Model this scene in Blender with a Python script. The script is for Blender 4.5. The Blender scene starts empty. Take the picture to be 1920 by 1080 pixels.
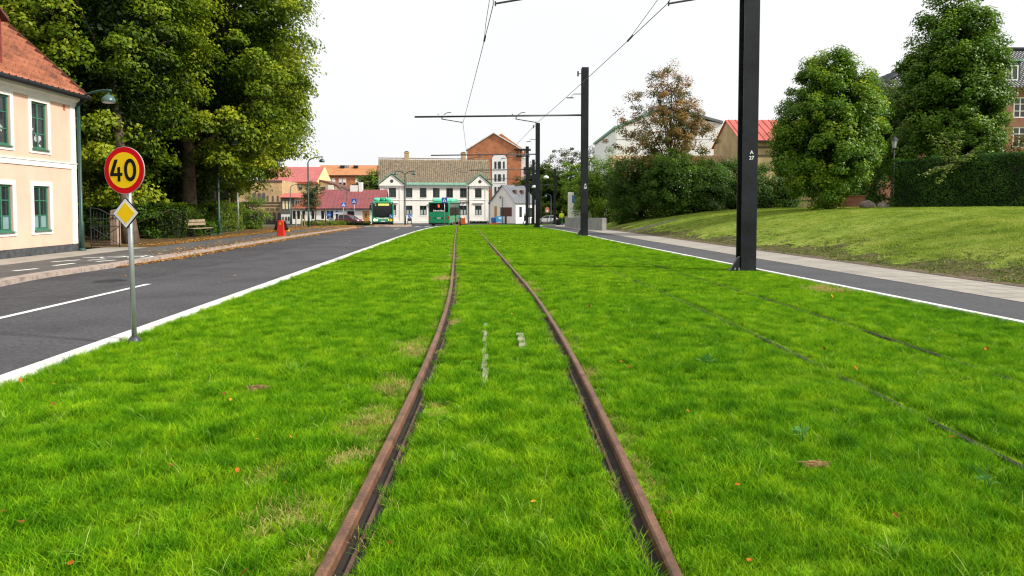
import bpy, bmesh, math, random
import numpy as np
from mathutils import Vector, Matrix
random.seed(11)
PI = math.pi
S = bpy.context.scene
COL = S.collection
R = math.radians

# ------------------------------------------------------------------ camera
CAM_H, F, CY, TH = 1.6, 1280.0, 443.0, R(2.5)
cam = bpy.data.cameras.new('camera'); cam.lens = 24.0; cam.sensor_width = 36.0
cam.shift_y = -97/1920; cam.clip_start = 0.05; cam.clip_end = 6000
co = bpy.data.objects.new('camera', cam); COL.objects.link(co)
co.location = (0, 0, CAM_H); co.rotation_euler = (PI/2 - TH, 0, 0); S.camera = co

def ray(px, py):
    u = (px-960)/F; v = (CY-py)/F
    return u, math.cos(TH)+v*math.sin(TH), -math.sin(TH)+v*math.cos(TH)
def at(px, py, Y):                       # survey point at distance Y
    u, a, b = ray(px, py); t = Y/a
    return Vector((u*t, Y, CAM_H+b*t))
def g(y):                                # the street: level, then falling gently away
    if y < 34: return 0.0
    if y < 64: return -0.02*(y-34)**2/60.0
    if y < 132: return -0.3-0.02*(y-64)
    return -1.66
def gx(px, Y, z=None):                   # x of a pixel column at distance Y on the ground
    zz = g(Y) if z is None else z
    d = Y*math.cos(TH)-(zz-CAM_H)*math.sin(TH)
    return (px-960)/F*d
def gp(px, py, dz=0.0):                  # ground point seen at a pixel
    u, a, b = ray(px, py); t = (dz-CAM_H)/b
    for _ in range(30):
        t = (g(a*t)+dz-CAM_H)/b
    return Vector((u*t, a*t, g(a*t)+dz))

def curve(tab, sm=2.5):
    ys = np.array([t[0] for t in tab]); xs = np.array([t[1] for t in tab])
    def f(y):
        return sum(float(np.interp(y+k*sm, ys, xs)) for k in (-1, -.5, 0, .5, 1))/5
    return f
kerbL = curve([(-12, -3.95), (6.2, -4.68), (44.5, -6.26), (60, -6.9), (83, -7.8), (90, -5.4), (97, 0), (104, 5), (120, 6)])
kerbR = curve([(-12, 9.4), (9.4, 7.05), (17.4, 6.25), (33.6, 4.5), (57, 2.75), (68, 2.55), (83, 3.6), (95, 5.4), (104, 7.2), (120, 11)])
def pathA(y): return kerbR(y)+1.75
def paveR(y): return kerbR(y)+3.75
roadL = curve([(-12, -9.6), (13.4, -10.35), (15.3, -10.92), (19, -10.72), (45.5, -12.1), (60, -13.6), (75, -17.5), (90, -22), (130, -30)], 1.2)
wallL = lambda y: -15.12-0.0415*(y-24)    # house / hedge line
tc = curve([(-12, -.1), (2.9, -.06), (5.8, -.05), (11.8, -.3), (22, -1.1), (32.5, -1.95), (47.6, -3.1), (60, -4.1), (75, -5.2), (100, -6.5)])
GA = 0.775
def t2(y): return tc(y)+4.05
def lawnz(x, y):
    d = max(0.0, x-paveR(y))
    return g(y)*(1 if y < 60 else 1)+1.6*(1-math.exp(-(d/4.5)**1.3))

# ------------------------------------------------------------------ object helpers
class MB:
    def __init__(s): s.v = []; s.f = []; s.M = Matrix.Identity(4)
    def add(s, vs, fs):
        n = len(s.v); s.v += [tuple(s.M @ Vector(v)) for v in vs]; s.f += [tuple(n+i for i in f) for f in fs]; return s
    def box(s, x0, y0, z0, x1, y1, z1):
        return s.add([(x0,y0,z0),(x1,y0,z0),(x1,y1,z0),(x0,y1,z0),(x0,y0,z1),(x1,y0,z1),(x1,y1,z1),(x0,y1,z1)],
                     [(0,3,2,1),(4,5,6,7),(0,1,5,4),(1,2,6,5),(2,3,7,6),(3,0,4,7)])
    def quad(s, a, b, c, d): return s.add([a,b,c,d], [(0,1,2,3)])
    def prism(s, poly, y0, y1):           # poly in x,z (counter-clockwise seen from -y)
        n = len(poly)
        vs = [(x,y0,z) for x,z in poly]+[(x,y1,z) for x,z in poly]
        fs = [tuple(range(n)), tuple(range(2*n-1,n-1,-1))]+[(i,i+n,(i+1)%n+n,(i+1)%n) for i in range(n)]
        return s.add(vs, fs)
    def prismx(s, poly, x0, x1):          # poly in y,z
        n = len(poly)
        vs = [(x0,y,z) for y,z in poly]+[(x1,y,z) for y,z in poly]
        fs = [tuple(range(n-1,-1,-1)), tuple(range(n,2*n))]+[(i,(i+1)%n,(i+1)%n+n,i+n) for i in range(n)]
        return s.add(vs, fs)
    def prismz(s, poly, z0, z1):
        n = len(poly)
        vs = [(x,y,z0) for x,y in poly]+[(x,y,z1) for x,y in poly]
        fs = [tuple(range(n-1,-1,-1)), tuple(range(n,2*n))]+[(i,(i+1)%n,(i+1)%n+n,i+n) for i in range(n)]
        return s.add(vs, fs)
    def tube(s, pts, r, n=8, caps=True):
        pts = [Vector(p) for p in pts]; rs = r if hasattr(r, '__len__') else [r]*len(pts)
        vs = []; prev = None
        for i, p in enumerate(pts):
            d = (pts[min(i+1, len(pts)-1)]-pts[max(i-1, 0)]).normalized()
            if prev is None:
                a = d.orthogonal().normalized()
            else:
                a = (prev-d*prev.dot(d))
                a = a.normalized() if a.length > 1e-6 else d.orthogonal().normalized()
            prev = a; b = d.cross(a)
            for k in range(n):
                t = 2*PI*k/n
                vs.append(tuple(p+(a*math.cos(t)+b*math.sin(t))*rs[i]))
        fs = []
        for i in range(len(pts)-1):
            for k in range(n):
                k2 = (k+1) % n
                fs.append((i*n+k, i*n+k2, (i+1)*n+k2, (i+1)*n+k))
        if caps:
            fs.append(tuple(range(n-1,-1,-1))); m = (len(pts)-1)*n; fs.append(tuple(range(m, m+n)))
        return s.add(vs, fs)
    def lathe(s, prof, n=16, c=(0,0,0)):  # prof (r,z)
        vs = []; fs = []
        for r, z in prof:
            for k in range(n):
                t = 2*PI*k/n; vs.append((c[0]+r*math.cos(t), c[1]+r*math.sin(t), c[2]+z))
        for i in range(len(prof)-1):
            for k in range(n):
                k2 = (k+1) % n; fs.append((i*n+k, i*n+k2, (i+1)*n+k2, (i+1)*n+k))
        if prof[0][0] > 1e-4: fs.append(tuple(range(n-1,-1,-1)))
        if prof[-1][0] > 1e-4: m = (len(prof)-1)*n; fs.append(tuple(range(m, m+n)))
        return s.add(vs, fs)
    def disc(s, cx, cz, r, y0, y1, n=32, rx=None):
        rx = rx or r
        return s.prism([(cx+rx*math.cos(2*PI*k/n), cz+r*math.sin(2*PI*k/n)) for k in range(n)], y0, y1)
    def ring(s, cx, cz, r0, r1, y0, y1, n=32, ax=1.0):
        vs = []
        for y in (y0, y1):
            for r in (r0, r1):
                vs += [(cx+(r*math.cos(2*PI*k/n))*ax, y, cz+r*math.sin(2*PI*k/n)) for k in range(n)]
        fs = []
        for k in range(n):
            j = (k+1) % n
            fs += [(k,n+k,n+j,j)[::-1], (2*n+k,3*n+k,3*n+j,2*n+j), (k,j,2*n+j,2*n+k)[::-1], (n+k,n+j,3*n+j,3*n+k)]
        return s.add(vs, fs)
    def mesh(s, name, smooth=False):
        me = bpy.data.meshes.new(name); me.from_pydata(s.v, [], s.f); me.update()
        if smooth:
            me.polygons.foreach_set('use_smooth', [True]*len(me.polygons))
        return me
    def build(s, name, mat, parent=None, smooth=False, bevel=0, loc=None):
        o = bpy.data.objects.new(name, s.mesh(name, smooth)); COL.objects.link(o)
        o.data.materials.append(mat)
        if parent: o.parent = parent
        if loc is not None: o.location = loc
        if bevel:
            b = o.modifiers.new('bevel', 'BEVEL'); b.width = bevel; b.segments = 2; b.limit_method = 'ANGLE'
        return o

def tag(o, label=None, cat=None, group=None, kind=None):
    if label: o['label'] = label
    if cat: o['category'] = cat
    if group: o['group'] = group
    if kind: o['kind'] = kind
    return o
def thing(name, label, cat, loc=(0,0,0), rotz=0, group=None):
    o = bpy.data.objects.new(name, None); COL.objects.link(o); o.empty_display_size = .2
    o.location = loc; o.rotation_euler = (0, 0, rotz); return tag(o, label, cat, group)
KIDS = {}
def kids(o): return [c for c in COL.objects if c.parent is o]
def dup(root, loc, rotz=0, label=None, group=None, scale=None):
    r = root.copy(); COL.objects.link(r); r.location = loc; r.rotation_euler = (0, 0, rotz)
    if label: r['label'] = label
    if group: r['group'] = group
    if scale: r.scale = (scale,)*3
    for ch in kids(root):
        c = ch.copy(); COL.objects.link(c); c.parent = r
        for gch in kids(ch):
            d = gch.copy(); COL.objects.link(d); d.parent = c
    return r
def np_mesh(name, V, Fq, mat, parent=None, attrs=None, smooth=False):
    """V (n,3) array, Fq (m,k) array of equal-sized faces"""
    me = bpy.data.meshes.new(name); m, k = Fq.shape
    me.vertices.add(len(V)); me.vertices.foreach_set('co', V.astype(np.float32).ravel())
    me.loops.add(m*k); me.loops.foreach_set('vertex_index', Fq.astype(np.int32).ravel())
    me.polygons.add(m); me.polygons.foreach_set('loop_start', np.arange(0, m*k, k, dtype=np.int32))
    if smooth: me.polygons.foreach_set('use_smooth', np.ones(m, dtype=bool))
    for nm, arr in (attrs or {}).items():
        a = me.attributes.new(nm, 'FLOAT', 'POINT'); a.data.foreach_set('value', arr.astype(np.float32))
    me.update(calc_edges=True); me.validate()
    o = bpy.data.objects.new(name, me); COL.objects.link(o); me.materials.append(mat)
    if parent: o.parent = parent
    return o
def text(s, size, mat, parent, M, name='lettering', extrude=0.004, bold=0.0, sx=1.0):
    c = bpy.data.curves.new('t', 'FONT'); c.body = s; c.size = size; c.align_x = 'CENTER'; c.align_y = 'CENTER'
    c.extrude = extrude; c.offset = bold; c.resolution_u = 3
    o = bpy.data.objects.new('t', c); me = bpy.data.meshes.new_from_object(o)
    bpy.data.objects.remove(o)
    me.transform(M @ Matrix.Diagonal((sx, 1, 1, 1))); me.materials.clear(); me.materials.append(mat); me.name = name
    ob = bpy.data.objects.new(name, me); COL.objects.link(ob); ob.parent = parent
    return ob
FRONT = Matrix.Rotation(PI/2, 4, 'X')     # text standing up, read from -y

# value noise on numpy arrays
def vnoise(x, y, sc, seed=0):
    x = np.asarray(x)/sc; y = np.asarray(y)/sc
    xi = np.floor(x).astype(np.int64); yi = np.floor(y).astype(np.int64); fx = x-xi; fy = y-yi
    fx = fx*fx*(3-2*fx); fy = fy*fy*(3-2*fy)
    def h(a, b):
        n = (a*374761393+b*668265263+seed*982451653) & 0x7fffffff
        n = ((n ^ (n >> 13))*1274126177) & 0x7fffffff
        return ((n ^ (n >> 16)) & 0xffff)/65535.0
    return (h(xi,yi)*(1-fx)+h(xi+1,yi)*fx)*(1-fy)+(h(xi,yi+1)*(1-fx)+h(xi+1,yi+1)*fx)*fy

# ------------------------------------------------------------------ materials
def nodes(name):
    m = bpy.data.materials.new(name); m.use_nodes = True; nt = m.node_tree
    b = nt.nodes['Principled BSDF']; return m, nt, b
def N(nt, t, **kw):
    n = nt.nodes.new(t)
    for k, v in kw.items(): setattr(n, k, v)
    return n
def ramp(nt, stops):
    r = N(nt, 'ShaderNodeValToRGB'); e = r.color_ramp.elements
    while len(e) < len(stops): e.new(.5)
    for i, (p, c) in enumerate(stops): e[i].position = p; e[i].color = (*c, 1)
    return r
def mul(c, k): return tuple(min(1, max(0, x*k)) for x in c)
def basic(name, c, rough=.7, metal=0, var=.18, sc=2.0, bump=0, bsc=None, spec=.4, dark=None, coord='Object', fine=0.0, streak=0.0, joint=0.0):
    """colour with two octaves of patchiness and optional bump"""
    m, nt, b = nodes(name); L = nt.links
    tx = N(nt, 'ShaderNodeTexCoord'); n1 = N(nt, 'ShaderNodeTexNoise'); n1.inputs['Scale'].default_value = sc
    n1.inputs['Detail'].default_value = 8; n1.inputs['Roughness'].default_value = .65
    L.new(tx.outputs[coord], n1.inputs['Vector'])
    r = ramp(nt, [(.28, dark or mul(c, 1-var*1.6)), (.5, c), (.72, mul(c, 1+var))]); L.new(n1.outputs['Fac'], r.inputs['Fac'])
    out = r.outputs['Color']
    if fine:
        n3 = N(nt, 'ShaderNodeTexNoise'); n3.inputs['Scale'].default_value = sc*30; n3.inputs['Detail'].default_value = 2
        L.new(tx.outputs[coord], n3.inputs['Vector'])
        mr = N(nt, 'ShaderNodeMapRange'); mr.inputs[1].default_value = .3; mr.inputs[2].default_value = .7
        mr.inputs[3].default_value = 1-fine; mr.inputs[4].default_value = 1+fine
        L.new(n3.outputs['Fac'], mr.inputs[0])
        mx = N(nt, 'ShaderNodeVectorMath', operation='SCALE'); L.new(out, mx.inputs[0]); L.new(mr.outputs[0], mx.inputs['Scale'])
        out = mx.outputs[0]
    if streak:                                   # rain streaks running down the wall
        mp = N(nt, 'ShaderNodeMapping'); mp.inputs['Scale'].default_value = (1.4, 1.4, .3); L.new(tx.outputs[coord], mp.inputs['Vector'])
        n4 = N(nt, 'ShaderNodeTexNoise'); n4.inputs['Scale'].default_value = 1.6; n4.inputs['Detail'].default_value = 6; L.new(mp.outputs[0], n4.inputs['Vector'])
        mr = N(nt, 'ShaderNodeMapRange'); mr.inputs[1].default_value = .35; mr.inputs[2].default_value = .6; mr.inputs[3].default_value = 1-streak*2; mr.inputs[4].default_value = 1+streak*.5
        L.new(n4.outputs['Fac'], mr.inputs[0]); mx = N(nt, 'ShaderNodeVectorMath', operation='SCALE'); L.new(out, mx.inputs[0]); L.new(mr.outputs[0], mx.inputs['Scale']); out = mx.outputs[0]
    if joint:                                    # butt joints between kerb stones
        sp = N(nt, 'ShaderNodeSeparateXYZ'); L.new(tx.outputs[coord], sp.inputs[0]); md = N(nt, 'ShaderNodeMath', operation='WRAP'); md.inputs[1].default_value = joint; md.inputs[2].default_value = 0
        L.new(sp.outputs[1], md.inputs[0]); mr = N(nt, 'ShaderNodeMapRange'); mr.inputs[1].default_value = .0; mr.inputs[2].default_value = .03; mr.inputs[3].default_value = .45; mr.inputs[4].default_value = 1
        L.new(md.outputs[0], mr.inputs[0]); mx = N(nt, 'ShaderNodeVectorMath', operation='SCALE'); L.new(out, mx.inputs[0]); L.new(mr.outputs[0], mx.inputs['Scale']); out = mx.outputs[0]
    L.new(out, b.inputs['Base Color'])
    b.inputs['Roughness'].default_value = rough; b.inputs['Metallic'].default_value = metal
    b.inputs['Specular IOR Level'].default_value = spec
    if bump:
        n2 = N(nt, 'ShaderNodeTexNoise'); n2.inputs['Scale'].default_value = bsc or sc*12; n2.inputs['Detail'].default_value = 4
        L.new(tx.outputs[coord], n2.inputs['Vector'])
        bp = N(nt, 'ShaderNodeBump'); bp.inputs['Strength'].default_value = bump; bp.inputs['Distance'].default_value = .01
        L.new(n2.outputs['Fac'], bp.inputs['Height']); L.new(bp.outputs['Normal'], b.inputs['Normal'])
    return m
def brick(name, c1, c2, mortar, rough=.85, bw=.25, bh=.075):
    m, nt, b = nodes(name); L = nt.links
    tx = N(nt, 'ShaderNodeTexCoord'); sp = N(nt, 'ShaderNodeSeparateXYZ'); L.new(tx.outputs['Object'], sp.inputs[0])
    ad = N(nt, 'ShaderNodeMath', operation='ADD'); L.new(sp.outputs[0], ad.inputs[0]); L.new(sp.outputs[1], ad.inputs[1])
    cb = N(nt, 'ShaderNodeCombineXYZ'); L.new(ad.outputs[0], cb.inputs[0]); L.new(sp.outputs[2], cb.inputs[1])
    t = N(nt, 'ShaderNodeTexBrick'); L.new(cb.outputs[0], t.inputs['Vector'])
    t.inputs['Scale'].default_value = 1; t.inputs['Brick Width'].default_value = bw; t.inputs['Row Height'].default_value = bh
    t.inputs['Mortar Size'].default_value = .008; t.inputs['Color1'].default_value = (*c1, 1); t.inputs['Color2'].default_value = (*c2, 1)
    t.inputs['Mortar'].default_value = (*mortar, 1)
    n1 = N(nt, 'ShaderNodeTexNoise'); n1.inputs['Scale'].default_value = .8; n1.inputs['Detail'].default_value = 8
    L.new(tx.outputs['Object'], n1.inputs['Vector'])
    mr = N(nt, 'ShaderNodeMapRange'); mr.inputs[1].default_value = .3; mr.inputs[2].default_value = .7; mr.inputs[3].default_value = .72; mr.inputs[4].default_value = 1.2
    L.new(n1.outputs['Fac'], mr.inputs[0])
    mx = N(nt, 'ShaderNodeVectorMath', operation='SCALE'); L.new(t.outputs['Color'], mx.inputs[0]); L.new(mr.outputs[0], mx.inputs['Scale'])
    L.new(mx.outputs[0], b.inputs['Base Color']); b.inputs['Roughness'].default_value = rough
    return m
def leafmat(name, stops, trans=.35, rough=.5, spec=.3):
    m, nt, b = nodes(name); L = nt.links
    a = N(nt, 'ShaderNodeAttribute', attribute_name='rnd'); r = ramp(nt, stops); L.new(a.outputs['Fac'], r.inputs['Fac'])
    L.new(r.outputs['Color'], b.inputs['Base Color']); b.inputs['Roughness'].default_value = rough
    b.inputs['Specular IOR Level'].default_value = spec
    tr = N(nt, 'ShaderNodeBsdfTranslucent'); hs = N(nt, 'ShaderNodeHueSaturation'); hs.inputs['Value'].default_value = 1.5
    L.new(r.outputs['Color'], hs.inputs['Color']); L.new(hs.outputs['Color'], tr.inputs['Color'])
    mx = N(nt, 'ShaderNodeMixShader'); mx.inputs[0].default_value = trans
    L.new(b.outputs[0], mx.inputs[1]); L.new(tr.outputs[0], mx.inputs[2])
    L.new(mx.outputs[0], nt.nodes['Material Output'].inputs['Surface'])
    return m
def emit(name, c, s):
    m, nt, b = nodes(name); b.inputs['Base Color'].default_value = (*c, 1)
    b.inputs['Emission Color'].default_value = (*c, 1); b.inputs['Emission Strength'].default_value = s; return m

M = {}
M['white_plaster'] = basic('white plaster', (.88,.85,.79), .85, var=.05, sc=.7, bump=.2, bsc=30, fine=.04, streak=.025)
M['peach_plaster'] = basic('peach plaster', (.735,.475,.365), .9, var=.06, sc=.9, bump=.35, bsc=60, fine=.05, streak=.022)
M['trim_white'] = basic('white painted trim', (.8,.78,.74), .6, var=.06, sc=3)
M['plinth'] = basic('dark tarred plinth', (.06,.065,.07), .7, var=.4, sc=6, bump=.9, bsc=22)
M['green_paint'] = basic('green window paint', (.045,.17,.11), .35, var=.15, sc=4)
M['dark_green'] = basic('dark green metal', (.02,.06,.05), .4, var=.25, sc=3)
M['glass'] = basic('dark window glass', (.025,.03,.032), .04, var=.3, sc=1.2, spec=.6)
M['glass_grey'] = basic('grey window glass', (.07,.08,.085), .08, var=.3, sc=1.6, spec=.5)
M['curtain'] = basic('pale curtain', (.4,.43,.43), .8, var=.25, sc=5)
M['frosted'] = basic('frosted pane', (.2,.3,.32), .45, var=.12, sc=3)
M['tile_orange'] = basic('orange clay tiles', (.31,.11,.06), .85, var=.5, sc=1.4, bump=.3, bsc=40, dark=(.11,.045,.032), fine=.35)
M['tile_edge'] = basic('roof edge board', (.13,.05,.035), .7, var=.3, sc=3)
M['red_wood'] = basic('dark red painted wood', (.2,.03,.025), .55, var=.25, sc=4, bump=.2)
M['gutter'] = basic('dark gutter metal', (.015,.018,.02), .6, var=.3, sc=3, spec=.25)
M['copper_red'] = basic('red brown pipe', (.4,.11,.05), .5, var=.2, sc=4)
M['tile_tan'] = basic('weathered tan tiles', (.3,.24,.17), .9, var=.4, sc=2.2, dark=(.15,.115,.08), fine=.2)
M['tile_terracotta'] = basic('terracotta roof', (.48,.22,.1), .85, var=.14, sc=.6, fine=.1)
M['tile_pale'] = basic('pale pantiles', (.5,.34,.22), .85, var=.3, sc=2, fine=.2)
M['tile_black'] = basic('black glazed tiles', (.03,.033,.045), .35, var=.3, sc=2, fine=.2)
M['metal_red'] = basic('red metal roof', (.5,.11,.085), .5, var=.18, sc=.8, fine=.05)
M['metal_maroon'] = basic('maroon metal roof', (.25,.07,.075), .5, var=.18, sc=.8, fine=.05)
M['metal_pink'] = basic('faded red metal roof', (.46,.13,.12), .5, var=.15, sc=.5, fine=.05)
M['metal_grey'] = basic('grey metal roof', (.16,.17,.19), .5, var=.2, sc=.9)
M['verdigris'] = basic('green copper', (.16,.32,.24), .6, var=.25, sc=2)
M['brick_orange'] = brick('orange brick', (.56,.185,.065), (.48,.14,.05), (.4,.26,.17))
M['brick_red'] = brick('red brick', (.3,.095,.05), (.23,.07,.04), (.3,.2,.15))
M['brick_beige'] = brick('beige brick', (.56,.4,.2), (.46,.32,.155), (.36,.29,.19))
M['brick_gold'] = brick('golden brick', (.6,.4,.19), (.52,.34,.16), (.4,.3,.2))
M['brick_brown'] = basic('brown moulded brick', (.26,.17,.09), .85, var=.2)
M['stone_band'] = basic('dark stone band', (.09,.075,.055), .85, var=.2)
M['cream'] = basic('cream render', (.84,.62,.31), .85, var=.07, sc=.7)
M['cream_light'] = basic('light cream render', (.84,.7,.43), .85, var=.07, sc=.7)
M['grey_clad'] = basic('grey cladding', (.12,.115,.1), .7, var=.15)
M['white_clad'] = basic('white cladding', (.88,.88,.87), .5, var=.04, sc=.5)
M['wood_door'] = basic('varnished wood', (.5,.25,.06), .5, var=.25, sc=3)
M['old_wood'] = basic('weathered wood', (.33,.25,.16), .8, var=.3, sc=6, bump=.5)
M['board_brown'] = basic('brown boards', (.12,.05,.035), .75, var=.3, sc=4)
M['concrete'] = basic('grey concrete', (.36,.36,.34), .85, var=.2, sc=1.6, bump=.4, bsc=30, fine=.08)
M['concrete_pale'] = basic('pale concrete kerb', (.72,.71,.69), .85, var=.18, sc=2.5, bump=.5, bsc=40, fine=.12, joint=1.0)
M['granite'] = basic('reddish granite kerb', (.36,.29,.25), .85, var=.35, sc=5, bump=.8, bsc=30, fine=.15, joint=.9)
M['sandstone'] = basic('pink sandstone', (.36,.26,.19), .9, var=.25, sc=4, bump=.7)
M['asphalt'] = basic('road asphalt', (.062,.061,.068), .8, var=.25, sc=.35, bump=.8, bsc=160, fine=.3, spec=.35)
M['asphalt_near'] = basic('dusty road asphalt', (.078,.077,.085), .85, var=.22, sc=.6, bump=.8, bsc=160, fine=.3, spec=.3)
M['asphalt_old'] = basic('worn footway asphalt', (.1,.095,.09), .9, var=.25, sc=.8, bump=.8, bsc=120, fine=.25)
M['asphalt_path'] = basic('cycle path asphalt', (.075,.077,.085), .85, var=.14, sc=.7, bump=.8, bsc=160, fine=.25)
M['flagstone'] = basic('light footway flags', (.34,.31,.27), .9, var=.2, sc=1, bump=.5, bsc=50, fine=.12)
M['soil'] = basic('dry soil', (.12,.085,.055), .95, var=.4, sc=3, bump=1, bsc=30, fine=.25)
M['marking'] = basic('white road paint', (.72,.72,.7), .7, var=.14, sc=6, fine=.12)
M['pole_black'] = basic('anthracite painted steel', (.011,.013,.017), .45, var=.95, sc=1.3, bump=.12, bsc=40, spec=.3, fine=.25)
M['steel_light'] = basic('galvanised steel', (.36,.38,.4), .42, var=.15, sc=5, metal=.55)
M['steel_dark'] = basic('dark steel', (.06,.065,.075), .45, var=.25, metal=.4)
M['insulator'] = basic('grey insulator', (.4,.42,.45), .5)
M['rail_rust'] = basic('rusty rail steel', (.19,.096,.058), .5, var=.5, sc=5, bump=.6, bsc=60, metal=.3, dark=(.06,.036,.028), fine=.25)
M['rail_dark'] = basic('dark rust and groove shade', (.022,.017,.012), .9, var=.4, sc=8)  # dark rust with the groove's shadow put into the colour
M['sign_red'] = basic('sign red film', (.66,.002,.006), .5, var=.04, spec=.1)
M['sign_yellow'] = basic('sign yellow film', (1.0,.62,.006), .5, var=.03, spec=.1)
M['sign_white'] = basic('sign white film', (.78,.79,.77), .35, var=.03)
M['sign_black'] = basic('sign black film', (.008,.008,.008), .6, var=.05, spec=.1)
M['sign_blue'] = basic('sign blue film', (.02,.12,.5), .35, var=.05)
M['sign_back'] = basic('bare aluminium', (.5,.51,.52), .45, metal=.5)
M['bus_green'] = basic('green bus paint', (.012,.3,.13), .28, var=.06, spec=.55)
M['bus_mint'] = basic('mint green pod', (.1,.55,.36), .3, var=.1, sc=1.2)
M['bus_glass'] = basic('bus glass', (.012,.014,.016), .07, var=.4, sc=1.4, spec=.55)
M['rubber'] = basic('black rubber', (.015,.015,.016), .8)
M['plastic_black'] = basic('black plastic', (.015,.015,.017), .5)
M['chrome'] = basic('silver rim', (.45,.46,.47), .35, metal=.7)
M['mossy_concrete'] = basic('mossy concrete', (.3,.29,.2), .9, var=.5, sc=9, bump=.8, bsc=40, dark=(.08,.1,.03))
M['dry_thatch'] = basic('dry thatch', (.33,.2,.09), .95, var=.4, sc=20)
M['lamp_lit'] = emit('lit headlamp', (1,.86,.5), 6)
M['lamp_red'] = basic('red lamp lens', (.55,.03,.015), .25)
M['display'] = emit('amber display', (.55,.6,.12), .55)
M['display_red'] = emit('red display', (1,.16,.03), 1.0)
M['car_maroon'] = basic('maroon car paint', (.17,.02,.035), .25, var=.1, spec=.6)
M['car_white'] = basic('white car paint', (.7,.71,.72), .25, var=.04)
M['plastic_red'] = basic('red barrier plastic', (.72,.03,.015), .5, var=.12)
M['plastic_orange'] = basic('orange plastic', (.8,.13,.03), .5, var=.1)
M['plastic_yellow'] = basic('yellow foot', (.8,.4,.02), .5)
M['plastic_blue'] = basic('blue plastic', (.03,.13,.42), .5)
M['light_blue'] = basic('light blue panel', (.05,.36,.62), .5)
M['hivis'] = basic('fluorescent yellow cloth', (.82,1.0,.03), .8, var=.15, sc=8)
M['hivis_green'] = basic('green work trousers', (.05,.22,.03), .85, var=.2, sc=8)
M['skin'] = basic('skin', (.55,.32,.23), .6, var=.06)
M['cloth_black'] = basic('black cloth', (.018,.018,.022), .85)
M['cloth_navy'] = basic('navy cloth', (.03,.035,.06), .85)
M['hair'] = basic('fair hair', (.5,.36,.17), .7)
M['hair_dark'] = basic('dark hair', (.04,.028,.02), .7)
M['bark'] = basic('furrowed bark', (.12,.088,.06), .95, var=.45, sc=3.5, bump=1, bsc=14, fine=.25)
M['bark_dark'] = basic('dark bark', (.065,.05,.037), .95, var=.4, sc=4, bump=1, bsc=14)
M['boulder'] = basic('pinkish boulder', (.42,.34,.29), .9, var=.25, sc=4, bump=.8, bsc=18)
M['lamp_white'] = basic('white lamp dome', (.8,.8,.78), .4)
M['lamp_glass'] = basic('opal lamp glass', (.6,.62,.62), .2)
M['iron'] = basic('black wrought iron', (.02,.022,.024), .6)
M['core'] = basic('shaded twigs', (.012,.018,.006), .95)  # near-black tone paints the shade inside a hedge
# ------------------------------------------------------------------ grass materials
def grass_ground(name, stops, sc=1.6, fine=40):
    m, nt, b = nodes(name); L = nt.links
    ge = N(nt, 'ShaderNodeNewGeometry'); n1 = N(nt, 'ShaderNodeTexNoise'); n1.inputs['Scale'].default_value = sc
    n1.inputs['Detail'].default_value = 10; n1.inputs['Roughness'].default_value = .75
    L.new(ge.outputs['Position'], n1.inputs['Vector'])
    r = ramp(nt, stops); L.new(n1.outputs['Fac'], r.inputs['Fac']); L.new(r.outputs['Color'], b.inputs['Base Color'])
    n2 = N(nt, 'ShaderNodeTexNoise'); n2.inputs['Scale'].default_value = fine; L.new(ge.outputs['Position'], n2.inputs['Vector'])
    bp = N(nt, 'ShaderNodeBump'); bp.inputs['Strength'].default_value = 1; bp.inputs['Distance'].default_value = .04
    L.new(n2.outputs['Fac'], bp.inputs['Height']); L.new(bp.outputs['Normal'], b.inputs['Normal'])
    b.inputs['Roughness'].default_value = .95; b.inputs['Specular IOR Level'].default_value = .1
    return m
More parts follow.
